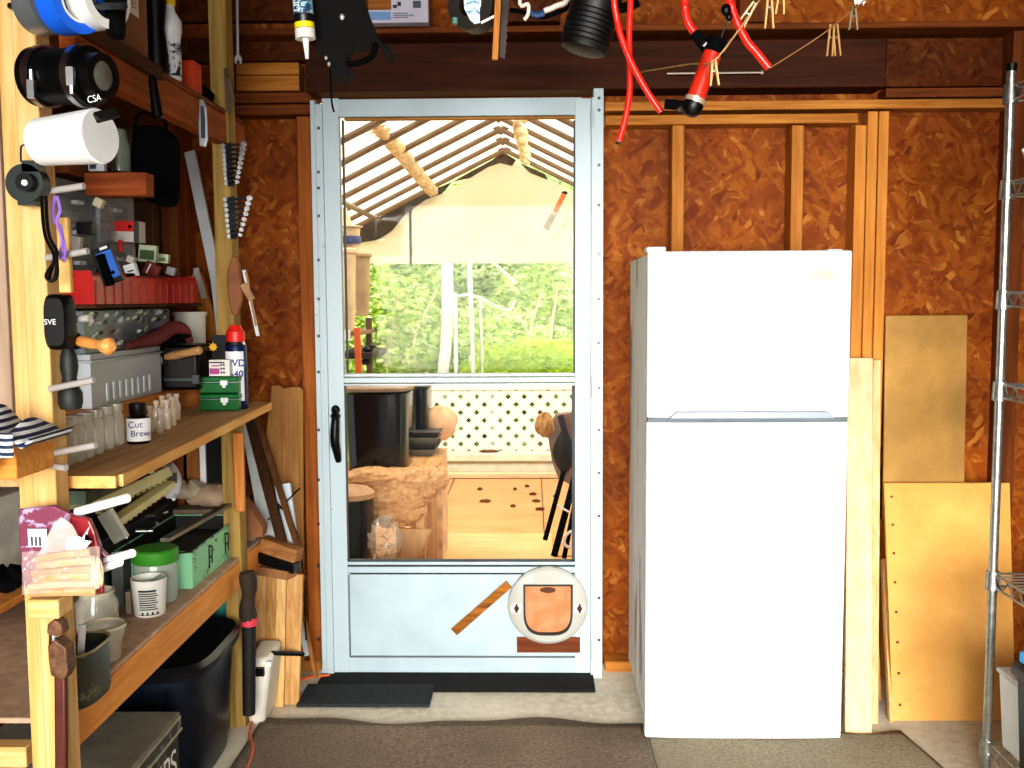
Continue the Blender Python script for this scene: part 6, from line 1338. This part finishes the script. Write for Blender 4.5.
# folding chairs at right
def fchair(px, y, label, seed):
    k = y / F; g = lambda x, yy, d=0: PY(px + x, yy, y + d)
    t = thing('folding_chair', label, 'chair', V((g(0, 500).x, y, 0)))
    for nm, a, b, w in (('leg', (8, 470), (-11, 540), .016), ('leg', (22, 465), (-2, 556), .022), ('leg', (24, 478), (8, 558), .016)):
        m = MB(); p, q = g(*a, .0), g(*b, 0); q = q + V((0, 0, -q.z)) if False else q; m.beam(p, q, w * 1.5, w, (0, 1, 0)); m.build(nm, BLACKM, t)
    m = MB(); m.beam(g(4, 415), g(20, 470), .03, .02); m.build('back_frame', BLACK, t, label='black side rail')
    return t
ch = fchair(556, 5.0, 'folded black framed lawn chair leaning at the right of the glass', 1)
m = MB(); bag(m, PY(564, 472, 5.05), .055, .05, .2, 3); m.build('fabric_seat', plain('#2a2622', .8, 0, .2), ch, label='dark folded fabric')
m = MB(); m.prism([PY(x, y, 5.12) for x, y in ((547, 430), (556, 414), (574, 412), (585, 470), (570, 485), (558, 478), (552, 462))], (0, 1, 0), .05); m.build('cushion', plain('#8f7868', .9, 0, .12), ch, smooth=False, bevel=.01, label='mauve grey folded seat cloth')
m = MB(); bag(m, PY(545, 437, 5.08), .05, .05, .12, 8); m.build('straw_bundle', speckle('#8a6238', '#cda368', 60, 1, None, 1), ch, label='tan frayed cloth bundle')
m = MB(); m.tube([PY(x, y, 4.95) for x, y in ((575, 530), (567, 534), (564, 542), (568, 547), (576, 546))], .008, 7); m.build('white_hook', WHITE, label='white curved hook beside the folded lawn chair legs', cat='hook')
m = MB(); m.cyl(PY(557, 505, 4.97), PY(569, 512, 4.97), .006, seg=6); m.build('cross_bar', WHITE, ch)

# ================================================================ light
sun = bpy.data.lights.new('sun', 'SUN'); sun.energy = 6; sun.angle = .01; sun.color = (1, .95, .86)
so = bpy.data.objects.new('sun', sun); COL.objects.link(so); so.rotation_euler = (math.radians(42), math.radians(14), math.radians(0)); so.location = (0, 0, 8)
w = bpy.data.worlds.new('world'); bpy.context.scene.world = w; w.use_nodes = True
bg = w.node_tree.nodes['Background']; bg.inputs[0].default_value = (.86, .93, 1, 1); bg.inputs[1].default_value = 1.5
def area(name, loc, tgt, sx, sy, e, col, spread=180):
    l = bpy.data.lights.new(name, 'AREA'); l.shape = 'RECTANGLE'; l.size = sx; l.size_y = sy; l.energy = e; l.color = col; l.spread = math.radians(spread)
    o = bpy.data.objects.new(name, l); COL.objects.link(o); o.location = loc; o.rotation_euler = (V(tgt) - V(loc)).to_track_quat('-Z', 'Y').to_euler()
area('garage_opening_light', (.1, YB + .2, 1.5), (.75, 3.5, .1), 3.2, 1.6, 105, (1, .97, .92), 80)
sp_ = bpy.data.lights.new('low_fill_spot', 'SPOT'); sp_.energy = 520; sp_.spot_size = math.radians(60); sp_.spot_blend = 1; sp_.shadow_soft_size = .5; sp_.color = (1, .95, .86)  # spot added to brighten the lower right and fade off upward
sq_ = bpy.data.lights.new('floor_fill_spot', 'SPOT'); sq_.energy = 330; sq_.spot_size = math.radians(38); sq_.spot_blend = 1; sq_.shadow_soft_size = .4; sq_.color = (1, .96, .9)  # second spot added to lift the lower right floor and bins
sqo = bpy.data.objects.new('floor_fill_spot', sq_); COL.objects.link(sqo); sqo.location = (-.4, -2.2, 2.2); sqo.rotation_euler = (V((1.45, 3.0, -.1)) - sqo.location).to_track_quat('-Z', 'Y').to_euler()
spo = bpy.data.objects.new('low_fill_spot', sp_); COL.objects.link(spo); spo.location = (.8, -2.2, 1.6); spo.rotation_euler = (V((1.3, 3.6, .0)) - spo.location).to_track_quat('-Z', 'Y').to_euler()
area('carport_fill_light', (CX, 5.8, 2.1), (CX, 5.8, 0), 2.5, 3, 50, (1, .93, .8), 160)  # fill lamp added below the canopy to brighten deck and end sheet
sc = bpy.context.scene
sc.view_settings.view_transform = 'Standard'; sc.view_settings.look = 'Medium High Contrast'; sc.view_settings.exposure = 0; sc.view_settings.gamma = 1
sc.cycles.max_bounces = 6; sc.cycles.transparent_max_bounces = 12; sc.cycles.use_denoising = True
sc.cycles.sample_clamp_indirect = 6
